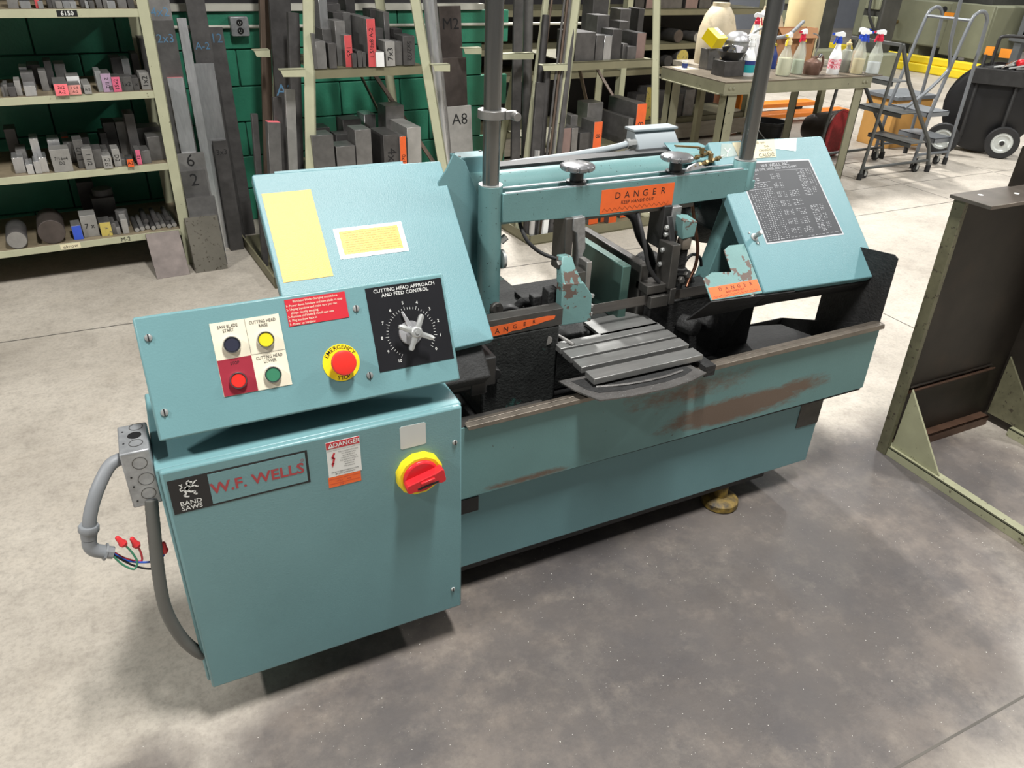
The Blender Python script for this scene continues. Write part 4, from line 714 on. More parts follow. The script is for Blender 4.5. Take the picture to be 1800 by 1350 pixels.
RACK2_TOP = ( (2.712, 2.852, 3.93, 1.154, 0.20, 'd', None), (2.858, 2.915, 3.93, 1.137, 0.12, 'd', None), (2.917, 2.974, 3.93, 1.133, 0.12, 'c', None), (2.981, 3.052, 3.94, 1.165, 0.12, 'd', None), (2.970, 3.059, 4.09, 1.228, 0.12, 'd', None), (3.248, 3.325, 4.23, 1.178, 0.12, 'd', None), (3.073, 3.110, 3.95, 1.085, 0.12, 'g', None), (3.096, 3.165, 3.93, 1.070, 0.12, 'd', None), (3.174, 3.244, 3.95, 1.142, 0.20, 'q2', None), (3.137, 3.261, 4.38, 1.316, 0.12, 'd', None), (3.370, 3.454, 4.39, 1.236, 0.12, 'd', None), (3.552, 3.600, 4.43, 1.235, 0.12, 'd', None), )
RACK2_MID = ( (2.612, 2.673, 3.85, 0.646, 0.12, 'q2', None), (2.678, 2.723, 3.85, 0.642, 0.12, 'g', None), (2.745, 2.847, 3.86, 0.606, 0.20, 'd', None), (2.830, 2.894, 3.84, 0.669, 0.14, 'o', '8'), (2.952, 3.073, 4.09, 0.726, 0.12, 'g', None), (3.100, 3.141, 3.85, 0.670, 0.40, 'g', None), (3.171, 3.248, 3.87, 0.749, 0.30, 'o', '8'), (3.177, 3.196, 3.88, 0.611, 0.12, 'd', None), (2.801, 2.853, 4.05, 0.669, 0.12, 'g', None), )
RACK2_LOW = ( (2.636, 2.680, 3.85, 0.105, 0.30, 'o', '5A2'), (2.873, 2.951, 3.87, 0.090, 0.20, 'o', None), (2.978, 3.092, 3.88, 0.090, 0.10, 'o', '6'), (3.005, 3.071, 3.83, 0.090, 0.12, 'o', None), (3.153, 3.211, 3.90, 0.139, 0.20, 'o', None), (3.232, 3.271, 3.90, 0.123, 0.12, 'l', None), (3.283, 3.337, 3.90, 0.104, 0.12, 'g', None), )
# steel shelf unit at the left
sh = thing('shelf_unit', 'cream steel shelf unit with four loaded shelves and a black 6150 tag', 'shelf', WP(-0.4, 4.55, 0))
UA, UB, C0, C1 = -1.35, 0.512, 4.256, 4.80
for nm, u in (('upright', UB - 0.052), ('upright', UA)):
    for c in (C0 - 0.004, C1 - 0.05):
        part(nm, 'shelf_cream', sh, lambda b: (WF.box(b, u, u + 0.052, c, c + 0.006, 0, 2.3), WF.box(b, u + 0.046, u + 0.052, c, c + 0.05, 0, 2.3)), bevel=0.001)
for z in (1.26, 0.90, 0.55, 0.20, 1.75):
    part('shelf_board', ['shelf_cream', 'shelf_dirty'], sh, lambda b: (WF.box(b, UA, UB - 0.05, C0, C0 + 0.004, z - 0.034, z), WF.box(b.m(1), UA, UB - 0.006, C0 + 0.004, C1, z - 0.004, z), b.m(0), WF.box(b, UA, UB - 0.05, C1 - 0.004, C1, z - 0.034, z)), bevel=0.001)
wbox(UA, UB - 0.05, C1 - 0.2, C1 - 0.19, 1.196, 1.206).build('shelf_stiffener', 'shelf_cream', sh)
tg = MB(); TF = Fr(WP(0.165, C0 - 0.0006, 1.243), WT, Z)
tg.m(0).fbox(TF, -0.041, 0.041, -0.013, 0.013, -0.0005, 0.0006).m(1).text(TF, '6150', 0, 0, 0.0265, 0.001, bold=0.01); tg.build('number_tag', ['black_print', 'white_print'], sh, smooth=0)
tg = MB(); TF = Fr(WP(-0.07, C0 - 0.0006, 0.183), WT, Z)
tg.m(0).fbox(TF, -0.04, 0.05, -0.012, 0.014, -0.0005, 0.0006).m(1).text(TF, 'nknow', 0.005, 0, 0.024, 0.001, rot=0.05); tg.build('paper_tag', ['paper', 'black_print'], sh, smooth=0)
MB().text(Fr(WP(0.19, C0 - 0.0006, 0.183), WT, Z), 'M-2', 0, 0, 0.030, 0.001).build('marker_writing', 'black_print', sh, smooth=0)
stock_row([r for r in SHELF_A if r[1] < 0.455 and r[5]], 1.26, 'on top visible shelf above the 6150 tag', 'steel stock on the shelf above the 6150 tag')
stock_row([r for r in SHELF_B if r[1] < 0.465 or r[2] > 4.3], 0.90, 'on shelf just below the 6150 tag', 'steel stock on the second shelf')
stock_row([r for r in SHELF_C if r[1] < 0.50], 0.55, 'on shelf second below the 6150 tag', 'steel stock on the third shelf')
stock_row(SHELF_D, 0.20, 'on lowest cream shelf', 'steel stock on the lowest shelf')
def round_bar(u, c, z, r, L_, m, label, group='round bars on the lowest shelf', end=None, up=False):
    root = thing('round_bar', label, 'steel bar', WP(u, c, z), group, WA, world=False)
    b = MB(); ax = Z if up else Y; o = V((0, 0, 0)) if up else V((0, -L_ / 2, r))
    b.lathe(o, ax, [(r * 0.96, 0), (r, 0.003), (r, L_ - 0.003), (r * 0.96, L_)], 20).build('bar', m, root)
    if end: MB().lathe(o - ax * 0.0006, ax, [(r * 0.9, 0), (r * 0.9, 0.0008)], 20).build('sawn_face', end, root)
    return root
round_bar(-0.284, 4.36, 0.20, 0.046, 0.20, 'stock_d', 'stubby bright-faced round bar with centre mark, leftmost on lowest shelf', end='stock_l')
round_bar(-0.130, 4.38, 0.20, 0.061, 0.22, 'stock_brown', 'fat brown round bar lying left of blue-ended piece on lowest shelf', end='stock_brown')
round_bar(0.145, 4.58, 0.20, 0.05, 0.17, 'stock_d', 'tall dark round billet standing at back of lowest shelf', up=True)
round_bar(0.205, 4.42, 0.20, 0.03, 0.09, 'stock_g', 'short grey round billet standing before dark billet on lowest shelf', up=True)
for i in range(8): round_bar(0.255 + 0.0265 * i, 4.40 + 0.01 * (i % 3), 0.20, 0.0125, 0.22, 'stock_g' if i % 3 else 'stock_d', f'thin round bar, {ORD[i]} from left in the row beside the M-2 marking', 'thin round bars on the lowest shelf', end='stock_l')
for i, (u, z) in enumerate(((0.31, 0.2252), (0.36, 0.2252), (0.42, 0.2252))): round_bar(u, 4.44, z, 0.013, 0.2, 'stock_d', f'dark thin round bar lying on top of the bottom row, {ORD[i]} from left', 'thin round bars on the lowest shelf', end='stock_d')
# flats leaning beside the shelf unit
def lean_bar(name, label, ub, cb, ut, ct, z0, z1, w, th, m, group, top=None, txt=None, rnd=False, cat='steel bar'):
    p0, p1 = WP(ub, cb, z0), WP(ut, ct, z1); d = (p1 - p0).normalized(); root = thing(name, label, cat, p0, group)
    xx = (WT - d * WT.dot(d)).normalized(); fr = Fr(p0, xx, d); L_ = (p1 - p0).length; b = MB()
    if rnd: b.cyl(p0, p1, w / 2, n=16)
    else: b.fbox(fr, -w / 2, w / 2, 0, L_, -th, 0)
    b.build('bar', m, root, bevel=0.0 if rnd else 0.001, seg=1)
    if top: MB().fbox(fr, -w / 2 + 0.001, w / 2 - 0.001, L_ - 0.0005, L_ + 0.0006, -th + 0.001, -0.001).build('painted_end', top, root)
    if txt: 
        s = min(w * 0.8, 0.09); MB().text(fr, txt[0], 0, L_ * txt[1], s / max(1, len(txt[0]) * 0.5), 0.0006).build('marker_writing', txt[2] if len(txt) > 2 else 'black_print', root, smooth=0)
    return root
GL = 'steel flats leaning between shelf unit and wall outlet'
mat('chalk_blue', (86, 128, 160), 0.7)
lean_bar('steel_plate', 'square grey plate leaning low against the shelf upright', 0.368, 4.10, 0.368, 4.245, 0, 0.20, 0.165, 0.012, 'stock_brown', GL)
lean_bar('steel_block', 'speckled dark steel block on the floor, front of the leaning flats', 0.562, 4.10, 0.566, 4.19, 0, 0.275, 0.165, 0.05, 'stock_speckled', GL) if mat('stock_speckled', (112, 108, 98), 0.5, 0.5, var=0.15, chip=(60, 52, 40), chip_scale=70, chip_t=0.60, chip_w=0.10) else None
lean_bar('steel_block', 'low grey steel block just behind the speckled block', 0.585, 4.165, 0.588, 4.25, 0, 0.36, 0.145, 0.05, 'stock_g', GL)
lean_bar('steel_block', 'grey steel block marked 2 X behind the low blocks', 0.585, 4.225, 0.580, 4.31, 0, 0.485, 0.125, 0.045, 'stock_g', GL, txt=('2', 0.9))
lean_bar('steel_block', 'wide grey steel block marked 6 behind the 2 X block', 0.580, 4.28, 0.585, 4.36, 0, 0.565, 0.150, 0.04, 'stock_g', GL, txt=('6', 0.93))
lean_bar('steel_flat', 'shiny flat with orange paint mark beside the shelf upright', 0.585, 4.33, 0.592, 4.43, 0, 0.93, 0.075, 0.03, 'stock_b', GL, top='paint_pink')
lean_bar('steel_flat', 'broad grey flat with blue chalk writing beside the shelf upright', 0.585, 4.375, 0.585, 4.48, 0, 1.19, 0.105, 0.03, 'stock_g', GL, txt=('2x3', 0.93, 'chalk_blue'))
lean_bar('steel_flat', 'tallest grey flat rising behind the blue chalked flat', 0.585, 4.415, 0.585, 4.54, 0, 1.70, 0.11, 0.03, 'stock_g', GL, txt=('4x2', 0.72, 'chalk_blue'))
lean_bar('steel_flat', 'narrow bright flat right of the blue chalked flat', 0.672, 4.37, 0.680, 4.49, 0, 1.20, 0.045, 0.03, 'stock_b', GL)
lean_bar('steel_flat', 'short black-ended flat in front of the wide bright flat', 0.755, 4.36, 0.762, 4.43, 0, 0.60, 0.075, 0.03, 'stock_d', GL, txt=('3x3', 0.9))
lean_bar('steel_flat', 'wide bright flat with pink smear right of narrow bright flat', 0.745, 4.42, 0.755, 4.52, 0, 0.98, 0.105, 0.035, 'stock_b', GL)
lean_bar('steel_flat', 'tall dark flat with blue A-2 chalk behind wide bright flat', 0.770, 4.48, 0.782, 4.66, 0, 1.70, 0.095, 0.03, 'stock_d', GL, txt=('A-2', 0.62, 'chalk_blue'))
lean_bar('steel_flat', 'long dark flat leaning alone below the wall outlet', 0.875, 4.60, 0.880, 4.74, 0, 1.13, 0.082, 0.025, 'stock_d', GL, txt=('12', 0.95, 'chalk_blue'))
lean_bar('steel_flat', 'thin dark flat beside the long flat below the outlet', 0.825, 4.52, 0.832, 4.66, 0, 0.86, 0.03, 0.02, 'stock_d', GL)
# outlet and conduit on the wall
ol = thing('wall_outlet', 'grey surface-mounted double electrical outlet on the green block wall', 'outlet', WP(1.03, CW - 0.02, 1.124))
OF = Fr(WP(1.03, CW - 0.052, 1.124), WT, Z)
MB().fprism(OF, [(-0.05, -0.044), (-0.044, -0.05), (0.044, -0.05), (0.05, -0.044), (0.05, 0.044), (0.044, 0.05), (-0.044, 0.05), (-0.05, 0.044)], -0.052, 0).build('outlet_box', 'galvanised', ol, bevel=0.003)
for s_ in (0.021, -0.021):
    rcp = MB().lathe(OF.P(0, s_, 0), OF.n, [(0.017, 0), (0.017, 0.003), (0.015, 0.0035)], 20).build('receptacle', 'black_plastic', ol)
    part('slot', 'sticker_grey', rcp, lambda b: (b.fbox(OF, -0.007, -0.005, s_ - 0.004, s_ + 0.005, 0.003, 0.004), b.fbox(OF, 0.005, 0.007, s_ - 0.004, s_ + 0.005, 0.003, 0.004), b.fbox(OF, -0.002, 0.002, s_ - 0.011, s_ - 0.007, 0.003, 0.004)))
MB().lathe(OF.P(0, 0, 0), OF.n, [(0.004, 0), (0.003, 0.003)], 8).build('screw', 'zinc', ol)
tag(MB().cyl(WP(0.55, CW - 0.016, 1.122), WP(3.4, CW - 0.016, 1.110), 0.0095, n=10).build('wall_conduit', 'ledge_grey'), 'thin pale conduit running along the green block wall', 'conduit')

# A-frame racks
def a_frame(name, label, uL, uR, sL, sR, cb, ct, H_, base_u0, base_u1, shelves, arms):
    r = thing(name, label, 'rack', WP((uL + uR) / 2, cb + 0.3, 0))
    def up(u0, s, c0, c1, wdt=0.055):
        part('upright', 'shelf_cream', r, lambda b: (b.hexa([WP(u0, c0, 0), WP(u0 + wdt, c0, 0), WP(u0 + wdt, c0 + 0.008, 0), WP(u0, c0 + 0.008, 0), WP(u0 + s * H_, c1, H_), WP(u0 + wdt + s * H_, c1, H_), WP(u0 + wdt + s * H_, c1 + 0.008, H_), WP(u0 + s * H_, c1 + 0.008, H_)]), b.hexa([WP(u0 + wdt - 0.008, c0, 0), WP(u0 + wdt, c0, 0), WP(u0 + wdt, c0 + 0.055, 0), WP(u0 + wdt - 0.008, c0 + 0.055, 0), WP(u0 + wdt - 0.008 + s * H_, c1, H_), WP(u0 + wdt + s * H_, c1, H_), WP(u0 + wdt + s * H_, c1 + 0.055, H_), WP(u0 + wdt - 0.008 + s * H_, c1 + 0.055, H_)])))
    up(uL, sL, cb, ct); up(uR, sR, cb, ct); up(uL, sL, cb + 0.75, ct + 0.42); up(uR, sR, cb + 0.75, ct + 0.42)
    for z in shelves:
        c = cb + (ct - cb) * z / H_; cc = cb + 0.75 + (ct + 0.42 - cb - 0.75) * z / H_; a = uL + sL * z + 0.05; e = uR + sR * z + 0.005
        part('shelf_board', 'shelf_olive', r, lambda b: (WF.box(b, a, e, c, cc, z - 0.006, z), WF.box(b, a, e, c, c + 0.006, z - 0.045, z)))
    for a, e, c, z in arms: part('cantilever_arm', 'shelf_cream', r, lambda b: (b.hexa([WP(a + 0.012, c, z - 0.032), WP(e, c, z - 0.036), WP(e, c + 0.005, z - 0.036), WP(a + 0.012, c + 0.005, z - 0.032), WP(a, c, z), WP(e, c, z), WP(e, c + 0.005, z), WP(a, c + 0.005, z)]), WF.box(b, a, e, c, c + 0.045, z - 0.004, z)))
    part('base_rail', 'shelf_olive', r, lambda b: (WF.box(b, base_u0, base_u1, cb - 0.08, cb - 0.072, 0, 0.06), WF.box(b, base_u0, base_u0 + 0.008, cb - 0.08, cb + 0.75, 0, 0.06), WF.box(b, base_u0, base_u1, cb - 0.08, cb + 0.75, 0.004, 0.010)))
    part('brace', 'rusty_bar', r, lambda b: b.bar(WP(uR + sR * 0.5, cb + 0.72, 0.50), WP(uR + sR * 1.4 - 0.35, cb + 0.66, 1.45), 0.03, 0.006))
    part('brace', 'rusty_bar', r, lambda b: b.bar(WP(uR + 0.02, cb + 0.05, 0.35), WP(uR + sR * 0.9 - 0.12, cb + 0.60, 0.95), 0.03, 0.006))
    return r
a_frame('a_frame_rack', 'cream A-frame stock rack behind the saw, with red A-2 block on its shelf', 0.995, 1.865, 0.115, -0.13, 3.80, 3.98, 1.75, 0.80, 2.05, (1.02, 0.45), ((0.985, 1.105, 3.86, 1.03), (0.955, 1.035, 4.22, 1.075), (1.775, 1.875, 3.86, 1.025)))
a_frame('a_frame_rack', 'cream A-frame rack beside the bench, with leaning rods and orange-ended blocks', 2.49, 3.335, 0.14, -0.06, 3.80, 3.98, 1.75, 2.335, 3.42, (1.0, 0.50), ((2.45, 2.62, 3.86, 1.0), (2.33, 2.55, 4.12, 1.03), (2.15, 2.27, 4.25, 1.05)))
stock_row(RACK1_TOP, 1.02, 'on upper shelf of rack behind saw', 'steel stock on the first rack')
stock_row(RACK1_LOW, 0.45, 'on lower shelf of rack behind saw', 'steel stock on the first rack lower shelf')
stock_row(RACK2_TOP, 1.0, 'on upper shelf of rack beside bench', 'steel stock on the second rack')
stock_row(RACK2_MID, 0.50, 'on middle shelf of rack beside bench', 'steel stock on the second rack middle shelf')
stock_row(RACK2_LOW, 0.012, 'on base of rack beside bench', 'steel stock on the second rack base')
G1 = 'long bars leaning left of the first rack'
lean_bar('steel_bar', 'brown rusty long bar at far left of the first rack', 0.99, 4.50, 1.165, 4.53, 0, 1.8, 0.05, 0.04, 'rusty_bar', G1)
lean_bar('steel_plate', 'broad dark plate leaning left of the first rack upright', 1.045, 4.20, 1.175, 4.36, 0, 1.8, 0.105, 0.03, 'stock_d', G1, txt=('A2', 0.48, 'chalk_blue'))
lean_bar('steel_bar', 'dark bar tight against left side of the first rack upright', 1.035, 4.05, 1.155, 4.14, 0, 1.25, 0.055, 0.04, 'stock_d', G1)
lean_bar('steel_bar', 'dark bar behind broad dark plate left of first rack', 1.08, 4.28, 1.22, 4.45, 0, 1.75, 0.07, 0.03, 'stock_d', G1)
lean_bar('steel_bar', 'pale square bar in front of broad dark plate', 0.975, 3.93, 1.055, 3.98, 0, 0.92, 0.048, 0.03, 'stock_l', G1)
lean_bar('steel_bar', 'dark bar with pinkish edge left of the pale square bar', 0.915, 3.94, 0.990, 3.99, 0, 0.885, 0.042, 0.03, 'stock_d', G1)
lean_bar('steel_bar', 'shorter bar with pink painted top at left of first rack', 0.875, 3.90, 0.945, 3.93, 0, 0.78, 0.062, 0.055, 'stock_g', G1, top='paint_pink')
lean_bar('steel_bar', 'short dark bar left of the pink-topped bar', 0.83, 4.02, 0.885, 4.06, 0, 0.80, 0.03, 0.03, 'stock_d', G1)
lean_bar('steel_bar', 'thin brown bar beside the short dark bar at rack edge', 0.93, 4.36, 1.10, 4.42, 0, 1.5, 0.025, 0.02, 'rusty_bar', G1)
G2 = 'long bars right of the first rack'
lean_bar('round_bar', 'polished round bar leaning right of the first rack', 1.955, 4.0, 1.825, 4.12, 0, 1.8, 0.062, 0.06, 'stock_b', G2, rnd=True)
lean_bar('round_bar', 'second polished round bar tucked behind the first', 2.005, 4.06, 1.875, 4.18, 0, 1.8, 0.048, 0.05, 'stock_g', G2, rnd=True)
lean_bar('steel_plate', 'tall brownish plate behind the two A8 plates', 2.23, 4.45, 2.215, 4.56, 0, 1.245, 0.145, 0.02, 'stock_brown', G2, txt=('M2', 0.92))
lean_bar('steel_plate', 'middle-height brown plate just behind the A8 plate', 2.15, 4.28, 2.147, 4.36, 0, 0.985, 0.155, 0.02, 'stock_brown', G2)
lean_bar('steel_plate', 'grey plate marked A8 standing left of the chrome column', 2.09, 4.10, 2.089, 4.18, 0, 0.745, 0.158, 0.025, 'stock_l', G2, txt=('A8', 0.90))
G3 = 'rods leaning on the second rack'
for i, (lab, ub, cb, ut, ct, z1, w, m, rnd) in enumerate((
    ('cream painted angle leaning leftmost on second rack', 2.36, 3.90, 2.635, 4.10, 1.6, 0.032, 'shelf_cream', False),
    ('dark round rod right of cream angle on second rack', 2.375, 3.83, 2.545, 4.0, 1.24, 0.042, 'stock_d', True),
    ('thin rusty rod between dark rods on second rack', 2.41, 3.92, 2.69, 4.12, 1.7, 0.014, 'rusty_bar', True),
    ('wide dark flat leaning low among rods of second rack', 2.385, 3.80, 2.475, 3.90, 0.90, 0.06, 'stock_d', False),
    ('short dark tube with pale rim among rods of second rack', 2.44, 3.82, 2.525, 3.92, 0.96, 0.038, 'stock_d', True),
    ('thin grey rod, left one of the thin bundle', 2.42, 3.77, 2.655, 3.96, 1.6, 0.014, 'stock_g', True),
    ('thin grey rod, middle one of the thin bundle', 2.445, 3.775, 2.675, 3.96, 1.6, 0.015, 'rusty_bar', True),
    ('thin grey rod, right one of the thin bundle', 2.468, 3.78, 2.690, 3.96, 1.6, 0.013, 'stock_g', True),
    ('pale thin flat just right of the thin bundle', 2.485, 3.79, 2.700, 3.97, 1.5, 0.016, 'stock_l', False),
    ('dark rod with mint cap next to second rack upright', 2.515, 3.775, 2.715, 3.965, 1.36, 0.036, 'stock_d', True),
    ('tall brown flat standing at back left of second rack', 2.37, 4.25, 2.40, 4.35, 1.7, 0.085, 'stock_brown', False),
    ('tall dark tube at far left behind the chrome column', 2.36, 4.20, 2.36, 4.32, 1.22, 0.045, 'stock_d', True),
    ('grey flat behind the cream angle on second rack', 2.48, 4.15, 2.53, 4.28, 1.35, 0.06, 'stock_d', False),
    ('bluish round tube at back of second rack rods', 2.60, 4.22, 2.63, 4.34, 1.30, 0.06, 'stock_g', True),
    ('white short stub at foot of second rack rods', 2.452, 3.735, 2.475, 3.755, 0.16, 0.034, 'white_print', False),
    ('bright short tube stub at left foot of second rack', 2.365, 3.75, 2.40, 3.79, 0.55, 0.034, 'stock_b', True))):
    t_ = lean_bar('metal_rod', lab, ub, cb, ut, ct, 0.012, z1, w, 0.02, m, G3, rnd=rnd)
    if 'mint' in lab: MB().cyl(WP(ut, ct, z1) , WP(ut + 0.03, ct + 0.02, z1 + 0.16), 0.021, n=12).build('cap', 'mint', t_) if mat('mint', (150, 200, 178), 0.5) else None
# ---------------------------------------------------------------- bench with shop bottles
mat('bench_paint', (128, 126, 104), 0.5, var=0.12, scale=6, chip=(70, 66, 54), chip_scale=40, chip_t=0.68)
mat('bench_top', (116, 106, 92), 0.5, 0.35, var=0.25, scale=7)
mat('bottle_clear', (206, 210, 198), 0.25, var=0.05, alpha=0.38); mat('bottle_white', (240, 242, 242), 0.35, var=0.02)
mat('liq_amber', (196, 178, 118), 0.3, var=0.08); mat('liq_pale', (214, 214, 180), 0.3, var=0.05); mat('liq_tan', (176, 138, 92), 0.3, var=0.08); mat('liq_dark', (40, 34, 32), 0.3); mat('liq_green', (170, 186, 160), 0.3); mat('liq_water', (206, 214, 222), 0.25, var=0.03)
mat('blue_plastic', (40, 76, 190), 0.35); mat('red_trigger', (206, 40, 66), 0.35); mat('yellow_cap', (236, 214, 60), 0.4); mat('label_teal', (30, 150, 156), 0.4); mat('label_navy', (36, 56, 120), 0.4); mat('amber_cap', (224, 200, 150), 0.4)
mat('cardboard', (172, 124, 84), 0.7, var=0.08, scale=5); mat('jug', (196, 182, 154), 0.5, var=0.12, scale=12, dark=(150, 138, 116), dark_scale=10, dark_t=0.55, soft=0.2); mat('bin_cream', (222, 206, 160), 0.5, var=0.06)
mat('yellow_box', (242, 214, 30), 0.4, var=0.03); mat('rust_can', (104, 78, 66), 0.45, 0.4, var=0.2, scale=20); mat('wood_plank', (150, 142, 128), 0.7, var=0.15, scale=6, stretch=(1, 8, 8)); mat('plywood', (190, 142, 76), 0.6, var=0.12, scale=4)
ben = thing('work_bench', 'olive steel work bench with channel frame, crowded with spray bottles', 'bench', (4.53, 4.74, 0), rotz=0)
BX0, BX1, BY0, BY1, BZ = 3.815, 5.265, 4.372, 5.12, 0.80
part('bench_top', 'bench_top', ben, lambda b: b.box(BX0, BX1 + 0.10, BY0 - 0.004, BY1, BZ - 0.008, BZ), bevel=0.001)
for nm, a in (('frame_rail', (BX0, BX1, BY0, BY0 + 0.006)), ('frame_rail', (BX0, BX1, BY1 - 0.006, BY1))):
    part(nm, 'bench_paint', ben, lambda b: (b.box(a[0], a[1], a[2], a[3], BZ - 0.085, BZ - 0.008), b.box(a[0], a[1], a[2] - 0.004, a[3] + 0.035, BZ - 0.089, BZ - 0.082)))
for x in (BX0, BX1 - 0.006): part('frame_rail', 'bench_paint', ben, lambda b: (b.box(x, x + 0.006, BY0 + 0.007, BY1 - 0.007, BZ - 0.085, BZ - 0.008), b.box(x - 0.02, x + 0.006, BY0 + 0.04, BY1 - 0.04, BZ - 0.089, BZ - 0.083)))
for x, sx in ((BX0 + 0.05, 1), (BX1 - 0.14, -1)):
    for y, sy in ((BY0 + 0.01, 1), (BY1 - 0.09, -1)):
        part('leg', 'bench_paint', ben, lambda b: (b.box(x, x + 0.085, y, y + 0.007, 0, BZ - 0.085), b.box(x if sx > 0 else x + 0.078, x + 0.007 if sx > 0 else x + 0.085, y, y + 0.08, 0, BZ - 0.085)))
for x in (BX0 + 0.05, BX0 + 0.085, BX1 - 0.09, BX1 - 0.055): MB().lathe((x, BY0 - 0.001, BZ - 0.045), -Y, [(0.011, 0), (0.011, 0.004), (0.007, 0.008)], 8).build('bolt', 'bench_paint', ben)
GB = 'bottles on the work bench'
def bottle(label, x, y, h, r, body, liq=None, lev=0.0, trig=None, collar=None, capm=None, z=BZ, rot=0.0, lab=None, group=GB, name='spray_bottle', taper=0.55):
    t = thing(name, label, 'bottle', (x, y, z), group, rot, world=False); sh = h * 0.72 if trig else h * 0.84
    prof = [(r * 0.92, 0.0), (r, 0.006), (r, sh * taper), (r * 0.9, sh * (taper + 0.08)), (r * 0.5, sh * 0.84), (r * 0.40, sh * 0.92), (r * 0.40, sh)]
    MB().lathe((0, 0, 0), Z, prof, 20).build('bottle_body', body, t)
    if liq: 
        def rad(zz):
            for (r0, z0), (r1, z1) in zip(prof, prof[1:]):
                if z0 <= zz <= z1: return r0 + (r1 - r0) * (zz - z0) / max(1e-6, z1 - z0)
            return r
        lv = sh * lev; MB().lathe((0, 0, 0.004), Z, [(r * 0.86, 0), (r * 0.95, 0.004), (rad(min(lv, sh * taper)) * 0.95, min(lv, sh * taper)), (rad(lv) * 0.94, lv)], 20).build('liquid', liq, t)
    if lab:
        for j, (m, z0, z1) in enumerate(lab): MB().lathe((0, 0, 0), Z, [(r * 1.004, sh * z0), (r * 1.004, sh * z1)], 20, caps=False).build('bottle_label', m, t)
    if trig:
        MB().lathe((0, 0, sh - 0.004), Z, [(r * 0.48, 0), (r * 0.48, 0.024), (r * 0.36, 0.028), (r * 0.32, 0.05)], 14).build('collar', collar, t)
        MB().prism([(-0.050, -0.011, sh + 0.050), (-0.044, -0.011, sh + 0.066), (0.012, -0.011, sh + 0.078), (0.030, -0.011, sh + 0.070), (0.034, -0.011, sh + 0.044), (0.012, -0.011, sh + 0.040), (0.010, -0.011, sh + 0.022), (-0.010, -0.011, sh + 0.022), (-0.010, -0.011, sh + 0.042)], (0, 0.022, 0)).build('spray_head', 'bottle_white' if trig != 'white' else 'bottle_white', t, bevel=0.002, seg=1)
        MB().prism([(-0.018, -0.006, sh + 0.046), (-0.028, -0.006, sh + 0.046), (-0.044, -0.006, sh - 0.010), (-0.036, -0.006, sh - 0.012)], (0, 0.012, 0)).build('trigger', 'bottle_white' if trig == 'white' else trig, t)
        MB().prism([(-0.050, -0.009, sh + 0.050), (-0.062, -0.009, sh + 0.052), (-0.062, -0.009, sh + 0.066), (-0.046, -0.009, sh + 0.066)], (0, 0.018, 0)).build('nozzle', 'bottle_white' if trig == 'white' else trig, t)
    elif capm: MB().lathe((0, 0, sh - 0.002), Z, [(r * 0.5, 0), (r * 0.5, h * 0.06), (r * 0.22, h * 0.08), (r * 0.10, h * 0.17)], 14).build('cap', capm, t)
    return t
bottle('white trigger spray bottle with teal and navy label, left of the column', 4.185, 4.58, 0.285, 0.048, 'bottle_white', trig='white', collar='bottle_white', rot=PI, lab=(('label_navy', 0.38, 0.52), ('label_teal', 0.12, 0.38)))
bottle('cloudy round-shouldered bottle with yellowed trigger, right of the column', 4.475, 4.52, 0.30, 0.052, 'bottle_clear', 'liq_pale', 0.55, trig='yellow_cap', collar='amber_cap', rot=0.4)
bottle('clear spray bottle with red collar behind the cloudy bottle', 4.65, 4.56, 0.325, 0.044, 'bottle_clear', 'liq_green', 0.42, trig='red_trigger', collar='red_trigger', rot=0.3)
bottle('spray bottle with red printing and blue trigger, right of oil can', 4.962, 4.50, 0.305, 0.046, 'bottle_white', 'liq_water', 0.1, trig='blue_plastic', collar='blue_plastic', rot=-0.5, lab=(('label_pink', 0.18, 0.50),)) if mat('label_pink', (236, 200, 206), 0.5, chip=(206, 70, 90), chip_scale=90, chip_t=0.52, chip_w=0.03) else None
bottle('cream squeeze bottle with pointed tip and dark oil inside', 5.14, 4.56, 0.235, 0.043, 'bottle_clear', 'liq_dark', 0.42, capm='amber_cap', name='squeeze_bottle', taper=0.72)
bottle('spray bottle half full of amber liquid, with white head and blue collar', 5.160, 4.450, 0.33, 0.046, 'bottle_clear', 'liq_amber', 0.45, trig='blue_plastic', collar='blue_plastic', rot=2.8)
bottle('tan-filled spray bottle with blue head, behind the amber one', 5.255, 4.56, 0.335, 0.040, 'bottle_clear', 'liq_tan', 0.6, trig='blue_plastic', collar='blue_plastic', rot=2.9)
bottle('clear water spray bottle with red trigger at right end of bench', 5.312, 4.432, 0.33, 0.001 + 0.049, 'bottle_clear', 'liq_water', 0.35, trig='red_trigger', collar='red_trigger', rot=-0.4)
bottle('blue bottle with flat yellow cap behind the cloudy bottle', 4.66, 4.85, 0.20, 0.040, 'label_navy', capm='yellow_cap', name='capped_bottle')
bottle('bottle with yellow cap in front of the cardboard', 5.05, 4.93, 0.215, 0.030, 'bottle_clear', capm='yellow_cap', name='capped_bottle')
bottle('grease spray bottle with red head behind the galvanised bucket', 4.62, 5.04, 0.42, 0.045, 'bottle_white', trig='red_trigger', collar='red_trigger', rot=2.2)
oc = thing('oil_can', 'rusty brown pump oil can with thin bent spout', 'oil can', (4.772, 4.53, BZ))
MB().lathe((4.772, 4.53, BZ), Z, [(0.058, 0), (0.060, 0.004), (0.060, 0.085), (0.055, 0.092), (0.046, 0.094), (0.020, 0.112), (0.016, 0.125)], 24).build('can_body', 'rust_can', oc)
MB().tube([(4.772, 4.53, BZ + 0.12), (4.78, 4.525, BZ + 0.19), (4.768, 4.52, BZ + 0.25), (4.735, 4.515, BZ + 0.275), (4.69, 4.51, BZ + 0.285)], 0.005, 8, smooth=5).build('spout', 'steel', oc)
